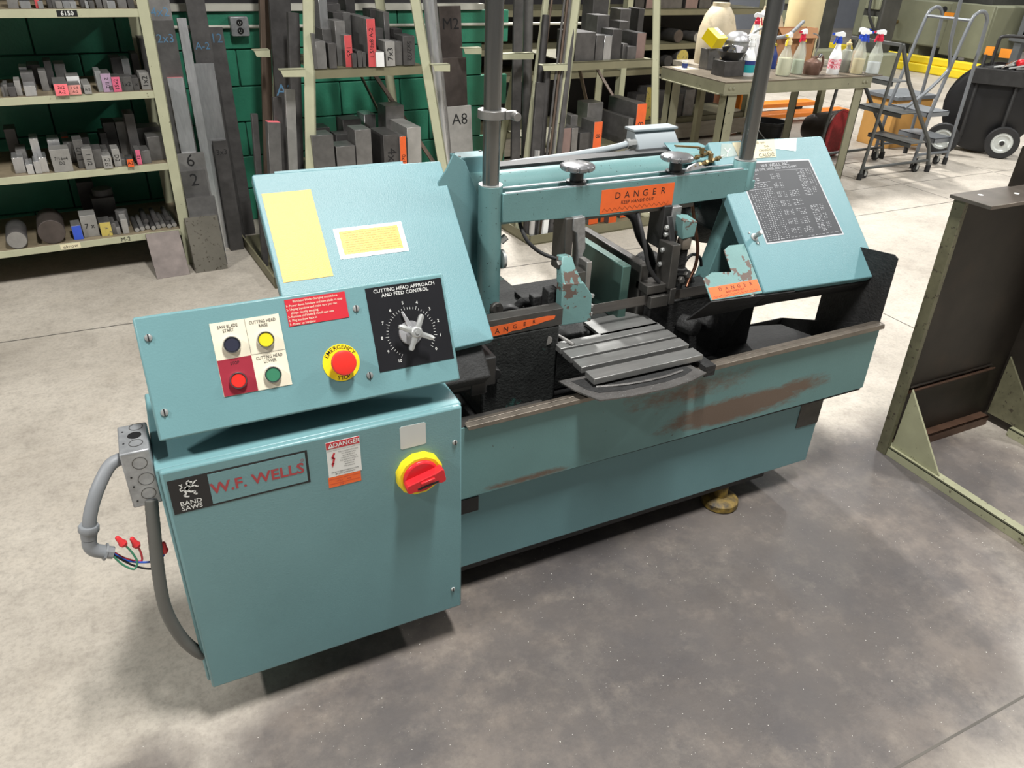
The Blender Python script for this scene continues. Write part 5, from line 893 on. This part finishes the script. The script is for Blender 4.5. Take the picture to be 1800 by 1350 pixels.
MB().tube([(4.79, 4.53, BZ + 0.115), (4.825, 4.52, BZ + 0.13), (4.85, 4.515, BZ + 0.11), (4.85, 4.515, BZ + 0.04), (4.835, 4.52, BZ + 0.01)], 0.009, 8, smooth=5).build('pump_lever', 'rust_can', oc)
MB().lathe((4.81, 4.52, BZ + 0.118), (0.5, 0, 0.8), [(0.016, 0), (0.018, 0.02), (0.01, 0.03)], 10).build('pump_cap', 'chrome', oc)
vb = thing('steel_angle_block', 'dark steel block on the bench under the yellow box', 'steel block', (4.10, 4.93, BZ))
part('block_body', 'stock_d', vb, lambda b: b.box(4.055, 4.165, 4.88, 4.98, BZ, BZ + 0.145), bevel=0.003)
for z in (0.035, 0.08): MB().lathe((4.11, 4.88, BZ + z), -Y, [(0.009, 0), (0.009, 0.001)], 10).build('hole', 'black_print', vb)
yb = thing('yellow_box', 'small yellow carton tilted on top of the dark steel block', 'box', (4.11, 4.93, BZ + 0.146)); YF = Fr((4.09, 4.87, BZ + 0.158), (0.90, 0.25, -0.02), (-0.2, 0.75, 0.45))
MB().fbox(YF, -0.05, 0.075, -0.01, 0.11, 0.0, 0.085).build('carton', 'yellow_box', yb)
MB().fbox(YF, 0.03, 0.075, 0.03, 0.11, 0.0852, 0.0858).build('carton_label', 'white_print', yb)
MB().stroke(YF, [(-0.005 + 0.018 * math.cos(t), 0.06 + 0.02 * math.sin(t)) for t in (0.8, 1.5, 2.3, 3.1, 3.9, 4.7, 5.4)], 0.006, 0.0857).build('carton_print', 'black_print', yb)
db = thing('steel_block', 'dark steel block at the bench corner under a black pan', 'steel block', (4.05, 4.63, BZ))
part('block_body', 'stock_d', db, lambda b: b.box(3.95, 4.135, 4.56, 4.70, BZ, BZ + 0.105), bevel=0.003)
pn = thing('black_pan', 'black dented pan holding rags and torn foil on the steel block', 'pan', (4.05, 4.63, BZ + 0.105))
MB().lathe((4.05, 4.63, BZ + 0.1055), Z, [(0.06, 0), (0.085, 0.03), (0.105, 0.06), (0.100, 0.06), (0.080, 0.03), (0.055, 0.006)], 20).build('pan_body', 'black_metal', pn)
for k in range(5):
    a = k * 1.3; MB().prism([(4.05 + 0.05 * math.cos(a), 4.63 + 0.05 * math.sin(a), BZ + 0.13), (4.05 + 0.09 * math.cos(a + 0.5), 4.63 + 0.06 * math.sin(a + 0.5), BZ + 0.19), (4.05 + 0.03 * math.cos(a + 1), 4.63 + 0.03 * math.sin(a + 1), BZ + 0.20)], (0.004, 0.006, 0.003)).build('rag', ('chrome', 'amber_cap', 'black_metal', 'chrome', 'foil_grey')[k], pn)
bk = thing('galvanised_bucket', 'galvanised bucket with a dipper lid behind the black pan', 'bucket', (4.36, 4.94, BZ))
MB().lathe((4.36, 4.94, BZ), Z, [(0.075, 0), (0.098, 0.19), (0.103, 0.192), (0.103, 0.20), (0.096, 0.20), (0.073, 0.006)], 24).build('bucket_body', 'galvanised', bk)
MB().lathe((4.36, 4.94, BZ + 0.195), Z, [(0.092, 0), (0.085, 0.03), (0.06, 0.055), (0.03, 0.065)], 24).build('bucket_lid', 'cast_alu', bk)
MB().tube([(4.42, 4.92, BZ + 0.21), (4.50, 4.90, BZ + 0.27), (4.60, 4.87, BZ + 0.31)], 0.011, 8).build('dipper_handle', 'zinc', bk)
jg = thing('plastic_jug', 'big stained beige jug left of the chrome column', 'jug', (4.47, 5.32, 0.78)); 
def jug(x, y, z, r, h, parent, nm='jug_body'): MB().lathe((x, y, z), Z, [(r * 0.95, 0), (r, 0.02), (r, h * 0.45), (r * 0.98, h * 0.47), (r * 0.95, h * 0.58), (r * 0.75, h * 0.80), (r * 0.50, h * 0.93), (r * 0.44, h * 0.94), (r * 0.44, h)], 28).build(nm, 'jug', parent)
B(4.25, 5.75, 5.14, 5.56, 0.74, 0.779).build('x', 'wood_plank')
bpy.data.objects['x'].name = 'side_shelf'; ss = tag(bpy.data.objects['side_shelf'], 'narrow plank shelf behind the bench carrying jugs and carton', 'shelf')
for x in (4.3, 5.66): B(x, x + 0.05, 5.2, 5.25, 0, 0.74).build('leg', 'shelf_olive', ss)
jug(4.47, 5.32, 0.7795, 0.155, 0.45, jg)
jg2 = thing('plastic_jug', 'second stained jug right behind the chrome column', 'jug', (5.02, 5.34, 0.78)); jug(5.02, 5.34, 0.7795, 0.14, 0.42, jg2)
bn = thing('storage_bin', 'tall cream plastic drum behind the cardboard carton', 'bin', (5.42, 5.36, 0.78)); MB().lathe((5.42, 5.36, 0.7795), Z, [(0.13, 0), (0.145, 0.02), (0.15, 0.55), (0.14, 0.6)], 24).build('bin_body', 'bin_cream', bn)
ct = thing('cardboard_carton', 'open brown cardboard carton at back of the bench', 'carton', (5.03, 5.04, BZ))
part('carton_body', 'cardboard', ct, lambda b: (b.box(4.80, 5.22, 4.985, 4.99, BZ, BZ + 0.27), b.box(4.80, 4.806, 4.985, 5.11, BZ, BZ + 0.27), b.box(5.214, 5.22, 4.985, 5.11, BZ, BZ + 0.27), b.box(4.80, 5.22, 5.105, 5.11, BZ, BZ + 0.27), b.box(4.80, 5.22, 4.985, 5.11, BZ, BZ + 0.005)))
MB().prism([(4.80, 4.985, BZ + 0.27), (5.22, 4.985, BZ + 0.27), (5.20, 4.94, BZ + 0.20), (4.83, 4.94, BZ + 0.20)], (0, -0.002, 0.003)).build('carton_flap', 'cardboard', ct)
tb_ = thing('rag_tube', 'grey tube lying over the bottles towards the carton', 'tube', (4.72, 4.80, BZ + 0.21)); MB().tube([(4.50, 4.78, BZ + 0.225), (4.72, 4.80, BZ + 0.24), (4.98, 4.92, BZ + 0.325)], 0.014, 10, smooth=4).build('tube_body', 'conduit_grey', tb_)
pk = thing('paper_sheet', 'sheet of brown paper on the left end of the bench', 'paper', (3.95, 4.98, BZ)); B(3.86, 4.02, 4.92, 5.08, BZ + 0.0002, BZ + 0.002).build('sheet', 'paper', pk)
tn = thing('small_tin', 'tiny navy tin with white lid on the brown paper', 'tin', (3.94, 5.0, BZ + 0.002)); MB().lathe((3.94, 5.0, BZ + 0.002), Z, [(0.022, 0), (0.022, 0.035)], 14).build('tin_body', 'label_navy', tn); MB().lathe((3.94, 5.0, BZ + 0.037), Z, [(0.0235, 0), (0.0235, 0.014)], 14).build('lid', 'white_print', tn)
# shelf behind the bench
sh3 = thing('shelf_unit', 'olive shelf unit with round bars seen behind the bench', 'shelf', WP(4.8, 5.75, 0))
for u in (2.75, 4.36, 5.95): part('upright', 'shelf_cream', sh3, lambda b: (WF.box(b, u, u + 0.06, 5.60, 5.606, 0, 2.2), WF.box(b, u, u + 0.006, 5.60, 5.66, 0, 2.2)))
for z in (1.135, 0.86, 0.66, 0.215, 1.65): part('shelf_board', 'shelf_olive', sh3, lambda b: (WF.box(b, 2.75, 6.0, 5.608, 5.614, z - 0.05, z), WF.box(b, 2.75, 6.0, 5.608, 6.1, z - 0.006, z)))
part('back_panel', 'upper_dark', sh3, lambda b: WF.box(b, 2.75, 6.0, 6.1, 6.11, 0, 2.2))
part('kick_board', 'wood_plank', sh3, lambda b: WF.box(b, 2.75, 6.0, 5.57, 5.60, 0.03, 0.165))
GR = 'round bars on the shelf behind the bench'
for i, (u, z, r, m, nm) in enumerate(((4.98, 0.8605, 0.055, 'stock_brown', 'pinkish'), (5.20, 0.8605, 0.042, 'stock_l', 'pale'), (5.29, 0.8605, 0.040, 'stock_g', 'grey'), (4.90, 0.6605, 0.05, 'stock_d', 'dark'), (5.06, 0.6605, 0.075, 'paint_yellow', 'yellow'))):
    round_bar(u, 5.76, z, r, 0.28, 'stock_d', f'round bar with {nm} sawn end behind the bench', GR, end=m)
stock_row(((4.50, 4.56, 5.64, 0.29, 0.12, 'y', None), (4.60, 4.70, 5.64, 0.44, 0.14, 'd', None), (4.71, 4.82, 5.64, 0.50, 0.14, 'y', None), (4.83, 4.92, 5.64, 0.46, 0.14, 'd', None), (4.94, 5.02, 5.64, 0.44, 0.14, 'd', None), (5.04, 5.16, 5.64, 0.42, 0.14, 'd', None), (5.18, 5.30, 5.64, 0.45, 0.14, 'g', None)), 0.2155, 'on lowest shelf behind bench', 'steel stock on the shelf behind the bench')
stock_row(((4.46, 4.56, 5.63, 1.22, 0.12, 'd', None), (4.58, 4.68, 5.63, 1.26, 0.12, 'q2', None), (4.72, 4.98, 5.63, 1.27, 0.12, 'd', None), (5.02, 5.16, 5.63, 1.26, 0.12, 'q2', None), (5.18, 5.32, 5.63, 1.26, 0.12, 'd', None)), 1.136, 'on top visible shelf behind bench', 'steel stock on top of the shelf behind the bench')
# things under and behind the bench
bb = thing('black_bucket', 'black plastic bucket on the floor beneath the bench', 'bucket', (5.35, 5.45, 0)); MB().lathe((5.35, 5.45, 0), Z, [(0.13, 0), (0.155, 0.22), (0.165, 0.225), (0.165, 0.25), (0.15, 0.25), (0.125, 0.01)], 24).build('bucket_body', 'black_plastic', bb)
MB().tube([(5.19, 5.42, 0.20), (5.22, 5.32, 0.12), (5.35, 5.29, 0.09), (5.48, 5.32, 0.12), (5.51, 5.42, 0.20)], 0.004, 6, smooth=4).build('bucket_bail', 'zinc', bb)
rf = thing('funnel_drum', 'dark cone-shaped drum with dusty red end lying beside bench leg', 'drum', (5.72, 4.98, 0)); ra = V((0.22, -0.97, 0.0)).normalized()
MB().lathe(V((5.74, 5.0, 0.21)) - ra * 0.30, ra, [(0.10, 0), (0.13, 0.05), (0.195, 0.29), (0.205, 0.30), (0.205, 0.315)], 28).build('drum_body', 'stock_brown', rf)
MB().lathe(V((5.74, 5.0, 0.21)) + ra * 0.012, ra, [(0.200, 0.0), (0.200, 0.008), (0.186, 0.008), (0.183, 0.004)], 28).build('drum_end', 'dusty_red', rf) if mat('dusty_red', (150, 34, 36), 0.6, var=0.3, scale=40, bump=0.5, bscale=50) else None
pj = thing('pallet_jack', 'orange pallet jack parked behind the bench', 'pallet jack', (6.3, 6.6, 0)); 
mat('jack_orange', (214, 120, 30), 0.45, var=0.08)
part('fork', 'jack_orange', pj, lambda b: b.box(6.0, 7.3, 6.25, 6.42, 0.06, 0.11), bevel=0.01); part('fork', 'jack_orange', pj, lambda b: b.box(6.0, 7.3, 6.75, 6.92, 0.06, 0.11), bevel=0.01)
part('jack_body', 'jack_orange', pj, lambda b: b.prism([(5.75, 6.3, 0.05), (6.05, 6.3, 0.05), (6.05, 6.3, 0.30), (5.92, 6.3, 0.52), (5.75, 6.3, 0.52)], (0, 0.55, 0)), bevel=0.02)
for y in (6.33, 6.80): MB().cyl((7.1, y, 0.05), (7.1, y + 0.06, 0.05), 0.05, n=16).build('wheel', 'rubber', pj)
# grey rolling ladders
mat('ladder_dark', (84, 86, 84), 0.45, 0.2, var=0.15); mat('ladder_grey', (120, 124, 128), 0.42, 0.3, var=0.1)
def caster(t, x, y, r=0.035):
    MB().cyl((x, y - 0.012, r), (x, y + 0.012, r), r, n=14).build('caster', 'rubber', t); part('caster_fork', 'zinc', t, lambda b: (b.box(x - 0.012, x + 0.012, y - 0.02, y - 0.015, r - 0.01, 0.09), b.box(x - 0.012, x + 0.012, y + 0.015, y + 0.02, r - 0.01, 0.09), b.box(x - 0.02, x + 0.02, y - 0.022, y + 0.022, 0.085, 0.092)))
la = thing('rolling_ladder', 'dark grey three-step rolling ladder beside the bench', 'ladder', (5.810, 4.56, 0)); Y0, Y1 = 4.315, 4.80
for y in (Y0, Y1):
    MB().tube([(5.345, y, 0.03), (5.420, y, 1.02)], 0.0135, 10).build('rear_post', 'ladder_dark', la); MB().tube([(5.430, y, 1.02), (5.610, y, 0.75), (5.840, y, 0.50), (6.080, y, 0.25), (6.160, y, 0.04)], 0.016, 8).build('stringer', 'ladder_dark', la)
    MB().tube([(5.360, y, 0.09), (6.140, y, 0.10)], 0.0125, 8).build('base_tube', 'ladder_dark', la); MB().cyl((5.344, y, 0), (5.344, y, 0.05), 0.02, n=12).build('rubber_foot', 'rubber', la); MB().cyl((6.160, y, 0), (6.160, y, 0.06), 0.022, n=12).build('rubber_foot', 'rubber', la)
for x, z in ((5.880, 0.25), (5.660, 0.50), (5.460, 0.75)): part('tread', 'ladder_dark', la, lambda b: (b.box(x, x + 0.20, Y0 + 0.02, Y1 - 0.02, z - 0.006, z), b.box(x, x + 0.006, Y0 + 0.02, Y1 - 0.02, z - 0.035, z)), bevel=0.001)
part('top_bar', 'ladder_dark', la, lambda b: b.box(5.410, 5.430, Y0, Y1, 1.005, 1.03), bevel=0.002)
for x, y in ((5.420, Y0 + 0.03), (6.040, Y0 + 0.03), (5.420, Y1 - 0.03), (6.040, Y1 - 0.03)): caster(la, x, y)
lb = thing('rolling_ladder', 'lighter grey rolling ladder with tall looped handrails', 'ladder', (6.35, 4.65, 0)); Y0, Y1 = 4.45, 4.87
for y in (Y0, Y1):
    MB().tube([(6.56, y, 0.05), (6.55, y, 0.60), (6.53, y, 1.10), (6.50, y, 1.20), (6.44, y, 1.235), (6.37, y, 1.22), (6.32, y, 1.15), (6.24, y, 0.80), (6.17, y, 0.47)], 0.0145, 10, smooth=4).build('handrail', 'ladder_grey', lb)
    MB().tube([(6.17, y, 0.47), (6.14, y, 0.05)], 0.0145, 8).build('rear_post', 'ladder_grey', lb); MB().tube([(6.15, y, 0.11), (6.56, y, 0.11)], 0.0125, 8).build('base_tube', 'ladder_grey', lb)
    for x in (6.14, 6.56): MB().cyl((x, y, 0), (x, y, 0.06), 0.02, n=12).build('rubber_foot', 'rubber', lb)
for x0, x1, z in ((6.36, 6.60, 0.23), (6.16, 6.44, 0.46)): part('tread', 'ladder_grey', lb, lambda b: (b.box(x0, x1, Y0 + 0.02, Y1 - 0.02, z - 0.006, z), b.box(x0, x0 + 0.006, Y0 + 0.02, Y1 - 0.02, z - 0.04, z), b.box(x0, x1, Y0 + 0.02, Y0 + 0.026, z - 0.04, z)), bevel=0.001)
MB().tube([(6.33, Y0, 1.17), (6.33, Y1, 1.17)], 0.0125, 8).build('cross_tube', 'ladder_grey', lb)
MB().tube([(6.08, Y0 - 0.02, 1.70), (6.10, Y0 - 0.02, 1.25), (6.13, Y0 - 0.02, 1.0), (6.20, Y0 - 0.02, 0.84), (6.16, Y0 - 0.02, 0.76), (5.98, Y0 - 0.02, 0.62), (5.80, Y0 - 0.02, 0.52)], 0.0145, 10, smooth=4).build('swing_rail', 'ladder_grey', lb)
for x in (6.22, 6.48): caster(lb, x, Y0 + 0.03)
wb = thing('plywood_box', 'tan plywood box standing behind the lighter ladder', 'box', (6.9, 5.15, 0)); part('box_body', 'plywood', wb, lambda b: b.box(6.50, 7.00, 5.06, 5.40, 0.0, 0.44), bevel=0.004); B(6.48, 7.02, 5.04, 5.42, 0.4405, 0.475).build('box_lid', 'ladder_grey', wb, bevel=0.003)
# hose reel cart
hc = thing('hose_reel_cart', 'black hose reel cart with white-rimmed wheels and tool tray', 'cart', (7.25, 4.65, 0)); ax = V((-0.80, -0.60, 0)); sx = V((0.60, -0.80, 0)); hc0 = V((7.35, 4.72, 0))
MB().lathe(hc0 + Z * 0.40 - ax * 0.02, ax, [(0.36, -0.14), (0.385, -0.13), (0.385, -0.115), (0.30, -0.10), (0.30, 0.10), (0.385, 0.115), (0.385, 0.13), (0.36, 0.14)], 36).build('reel_drum', 'black_plastic', hc)
MB().lathe(hc0 + Z * 0.40, ax, [(0.33, -0.095), (0.345, -0.06), (0.345, 0.06), (0.33, 0.095)], 32).build('hose_coil', 'rubber', hc)
for s_, k in ((0.18, 0.10), (-0.32, 0.26)):
    c = hc0 + sx * s_ + ax * k + Z * 0.14 + ax * 0.12
    w_ = MB().lathe(c, ax, [(0.09, -0.025), (0.135, -0.025), (0.142, -0.015), (0.142, 0.015), (0.135, 0.025), (0.09, 0.025)], 28, caps=False).build('wheel', 'rubber', hc)
    MB().lathe(c, ax, [(0.092, -0.02), (0.092, 0.02), (0.07, 0.022), (0.06, 0.012), (0.03, 0.012), (0.02, 0.03)], 24).build('wheel_rim', 'sticker_grey', w_); MB().lathe(c + ax * 0.028, ax, [(0.022, 0), (0.018, 0.012)], 12).build('wheel_hub', 'black_metal', w_)
for s_ in (-0.17, 0.15):
    p = hc0 + sx * s_ + ax * 0.17; MB().tube([p + Z * 0.10, p + Z * 0.55, p - ax * 0.10 + Z * 0.85], 0.016, 8).build('frame_tube', 'black_metal', hc)
hF = Fr(hc0 + ax * 0.2 + Z * 0.62, sx, Z)
part('tool_tray', 'black_metal', hc, lambda b: b.fbox(hF, -0.22, 0.20, 0, 0.13, -0.14, 0.0), bevel=0.004)
MB().tube([hF.P(-0.10, 0.10, -0.15), hF.P(-0.10, 0.33, -0.17), hF.P(-0.07, 0.39, -0.17), hF.P(0.13, 0.39, -0.17), hF.P(0.17, 0.34, -0.17), hF.P(0.17, 0.10, -0.15)], 0.015, 10, smooth=3).build('push_handle', 'black_metal', hc)
for k, (a_, m_) in enumerate(((0.3, 'zinc'), (0.9, 'chrome'), (-0.4, 'zinc'), (0.1, 'steel'))): MB().tube([hF.P(-0.08 + 0.06 * k, 0.14, -0.05), hF.P(-0.08 + 0.06 * k + 0.16 * math.cos(a_), 0.15 + 0.08 * abs(math.sin(a_)), -0.06)], 0.010, 8).build('hand_tool', m_, hc)
MB().lathe(hF.P(0.10, 0.19, -0.06), X, [(0.02, 0), (0.035, 0.02), (0.035, 0.06), (0.015, 0.08)], 12).build('red_knob', 'red_switch', hc)
for u, v in ((-0.14, 0.26), (-0.02, 0.25)): MB().fbox(hF, u - 0.045, u + 0.045, v - 0.035, v + 0.04, -0.165, -0.162).build('tag', 'tag_orange', hc) if mat('tag_orange', (246, 150, 40), 0.5) else None
# steel weldment at right
mat('mill_scale', (50, 45, 39), 0.5, 0.45, var=0.3, scale=6, dark=(64, 50, 38), dark_scale=3, dark_t=0.5, soft=0.3); mat('weld_olive', (150, 150, 122), 0.5, var=0.12, scale=9, chip=(84, 78, 62), chip_scale=40, chip_t=0.66); mat('olive_dark', (104, 102, 80), 0.5, 0.2, var=0.2, scale=18, chip=(70, 64, 52), chip_scale=60, chip_t=0.62)
fx = thing('welded_stand', 'heavy welded steel stand with dark back plate and olive angle-iron feet', 'stand', (2.55, 1.3, 0))
part('back_plate', 'mill_scale', fx, lambda b: b.prism([(2.315, 1.452, 0.03), (2.90, 1.452, 0.03), (2.90, 1.452, 0.96), (2.275, 1.452, 0.96)], (0, 0.010, 0)))
part('edge_flange', 'olive_dark', fx, lambda b: b.hexa([V(p) for p in ((2.300, 1.425, 0.0), (2.318, 1.425, 0.0), (2.318, 1.465, 0.0), (2.300, 1.465, 0.0), (2.262, 1.425, 0.962), (2.280, 1.425, 0.962), (2.280, 1.465, 0.962), (2.262, 1.465, 0.962))]), bevel=0.001)
part('edge_flange', 'mill_scale', fx, lambda b: b.box(2.895, 2.91, 1.33, 1.465, 0.0, 0.96), bevel=0.001)
part('top_plate', 'mill_scale_top', fx, lambda b: b.prism([(2.243, 1.47, 0.963), (2.248, 1.335, 0.963), (2.95, 1.335, 0.963), (2.95, 1.47, 0.963)], (0, 0, 0.011)), bevel=0.001) if mat('mill_scale_top', (104, 96, 88), 0.4, 0.6, var=0.25, scale=10) else None
for x, y in ((2.33, 1.43), (2.46, 1.40)): MB().lathe((x, y, 0.974), Z, [(0.008, 0), (0.008, 0.001)], 12).build('bolt_hole', 'white_print', fx)
part('upper_tab', 'mill_scale', fx, lambda b: b.box(2.52, 2.70, 1.462, 1.47, 0.974, 1.10))
part('gusset', 'weld_olive', fx, lambda b: b.prism([(2.322, 1.425, 0.036), (2.322, 1.225, 0.036), (2.314, 1.418, 0.285)], (0.008, 0, 0)), bevel=0.001)
part('gusset', 'olive_dark', fx, lambda b: b.prism([(2.885, 1.44, 0.036), (2.885, 1.22, 0.036), (2.885, 1.44, 0.29)], (0.008, 0, 0)), bevel=0.001)
part('foot_rail', 'weld_olive', fx, lambda b: (b.box(2.306, 2.346, 0.30, 1.462, 0.030, 0.036), b.box(2.306, 2.312, 0.30, 1.462, 0.0, 0.036)), bevel=0.001)
part('foot_rail', 'weld_olive', fx, lambda b: (b.box(2.86, 2.90, 0.30, 1.33, 0.030, 0.036), b.box(2.86, 2.866, 0.30, 1.33, 0.0, 0.036)), bevel=0.001)
part('rear_angle', 'rust_angle', fx, lambda b: (b.box(2.346, 2.86, 1.415, 1.452, 0.034, 0.040), b.box(2.346, 2.86, 1.415, 1.421, 0.0, 0.040)), bevel=0.001) if mat('rust_angle', (96, 72, 58), 0.5, 0.4, var=0.25, scale=14) else None
part('stiffener', 'rust_angle', fx, lambda b: b.prism([(2.345, 1.452, 0.255), (2.345, 1.43, 0.268), (2.345, 1.43, 0.262), (2.345, 1.452, 0.238)], (0.45, 0, 0.0)), bevel=0.001)
part('weld_bead', 'mill_scale', fx, lambda b: b.tube([(2.345 + 0.05 * k, 1.448, 0.268 + 0.002 * (k % 2)) for k in range(10)], 0.005, 6))
# far machinery, guard rail and walls
mat('rail_yellow', (232, 206, 40), 0.45, var=0.06); mat('machine_green', (128, 130, 108), 0.5, var=0.1, scale=3); mat('machine_dark', (62, 62, 58), 0.5, var=0.3, scale=4); mat('far_wall', (140, 144, 152), 0.8, var=0.05)
yr = thing('guard_rail', 'low yellow kerb rail on the far shop floor', 'guard rail', (11.6, 8.5, 0))
part('rail_beam', 'rail_yellow', yr, lambda b: (b.hexa([V(p) for p in ((11.86, 6.2, 0), (12.0, 6.2, 0), (11.5, 11.0, 0), (11.36, 11.0, 0), (11.86, 6.2, 0.13), (12.0, 6.2, 0.13), (11.5, 11.0, 0.13), (11.36, 11.0, 0.13))])), bevel=0.02)
part('rail_cap', 'rail_yellow', yr, lambda b: b.hexa([V(p) for p in ((11.90, 6.2, 0.13), (12.0, 6.2, 0.13), (11.5, 11.0, 0.13), (11.40, 11.0, 0.13), (11.90, 6.2, 0.24), (12.0, 6.2, 0.24), (11.5, 11.0, 0.24), (11.40, 11.0, 0.24))]), bevel=0.02)
fm = thing('machine_tool', 'large olive-green machine tool with brass valve beyond the yellow rail', 'machine', (13.5, 9.8, 0))
part('machine_bed', 'machine_green', fm, lambda b: b.hexa([V(p) for p in ((12.6, 8.5, 0.28), (14.0, 8.5, 0.30), (14.0, 11.2, 0.30), (12.6, 11.2, 0.28), (12.6, 8.5, 0.98), (14.0, 8.5, 0.98), (14.0, 11.2, 0.98), (12.6, 11.2, 0.98))]), bevel=0.03)
part('machine_head', 'machine_green', fm, lambda b: b.box(12.9, 14.0, 8.9, 11.0, 1.06, 2.2), bevel=0.03); part('machine_gap', 'machine_dark', fm, lambda b: b.box(12.75, 14.0, 8.7, 11.1, 0.98, 1.06)); part('skirt_panel', 'machine_green', fm, lambda b: b.box(12.55, 12.6, 8.50, 9.25, 0.20, 0.98), bevel=0.01)
for y in (8.8, 9.9, 10.9): part('machine_leg', 'machine_green', fm, lambda b: b.box(12.75, 13.9, y - 0.1, y + 0.1, 0.0, 0.30), bevel=0.02)
for y in (8.95, 9.4, 10.6): MB().lathe((12.6, y, 0.86), -X, [(0.05, 0), (0.05, 0.004)], 16).build('port', 'black_print', fm)
part('brass_valve', 'brass', fm, lambda b: (b.cyl((12.6, 10.25, 0.60), (12.48, 10.25, 0.60), 0.03, n=10), b.box(12.48, 12.52, 10.22, 10.28, 0.52, 0.70)), bevel=0.004)
for y, z in ((9.25, 0.80), (9.05, 1.2)): MB().box(12.545, 12.549, y - 0.09, y + 0.09, z - 0.03, z + 0.03).build('tag', 'tag_orange', fm)
for i, (x, y, w, h, lab) in enumerate(((9.6, 9.4, 0.55, 2.4, 'dark machine column with fittings behind the cardboard carton'), (10.3, 8.7, 0.35, 2.4, 'narrow dark machine column between carton and olive machine'))):
    mc = thing('machine_column', lab, 'machine', (x, y, 0)); part('column_body', 'machine_dark', mc, lambda b: (b.box(x - w / 2, x + w / 2, y - w / 2, y + w / 2, 0, h)), bevel=0.02)
    part('column_base', 'machine_green', mc, lambda b: b.box(x - w / 2 - 0.12, x + w / 2 + 0.12, y - w / 2 - 0.12, y + w / 2 + 0.12, 0, 0.35), bevel=0.03)
    for z in (0.75, 1.0, 1.25): MB().box(x - w / 2 - 0.05, x - w / 2, y - w / 2 + 0.05, y + w / 2 - 0.05, z - 0.08, z + 0.08).build('control_plate', 'machine_green', mc, bevel=0.01)
    MB().tube([(x - w / 2 - 0.06, y, 1.3), (x - w / 2 - 0.2, y - 0.1, 0.9), (x - w / 2 - 0.05, y - 0.2, 0.6)], 0.02, 8, smooth=4).build('cable', 'rubber', mc)
pr = thing('panel_rack', 'grey upright rack of dark panels with yellow tube at far right', 'rack', (13.6, 7.2, 0))
for k in range(9): part('panel', 'machine_dark', pr, lambda b: b.box(13.2, 13.9, 6.0 + 0.28 * k, 6.09 + 0.28 * k, 0.55, 1.35))
part('rack_rail', 'ladder_grey', pr, lambda b: b.box(13.15, 13.2, 5.8, 8.5, 0.48, 0.56)); part('rack_post', 'ladder_grey', pr, lambda b: b.box(13.2, 13.3, 8.3, 8.42, 0, 1.4)); part('rack_post', 'ladder_grey', pr, lambda b: b.box(13.2, 13.3, 6.3, 6.42, 0, 1.4))
MB().tube([(13.12, 7.25, 0.42), (13.12, 7.20, 1.05)], 0.06, 10).build('yellow_tube', 'rail_yellow', pr); MB().box(13.10, 13.104, 7.85, 8.05, 0.92, 1.02).build('tag', 'tag_orange', pr)
tag(B(17.0, 17.2, -9, 22, 0, 5.0).build('wall_right', 'far_wall'), kind='structure'); tag(B(3.6, 17.2, 15.0, 15.2, 0, 5.0).build('wall_far', 'far_wall'), kind='structure')
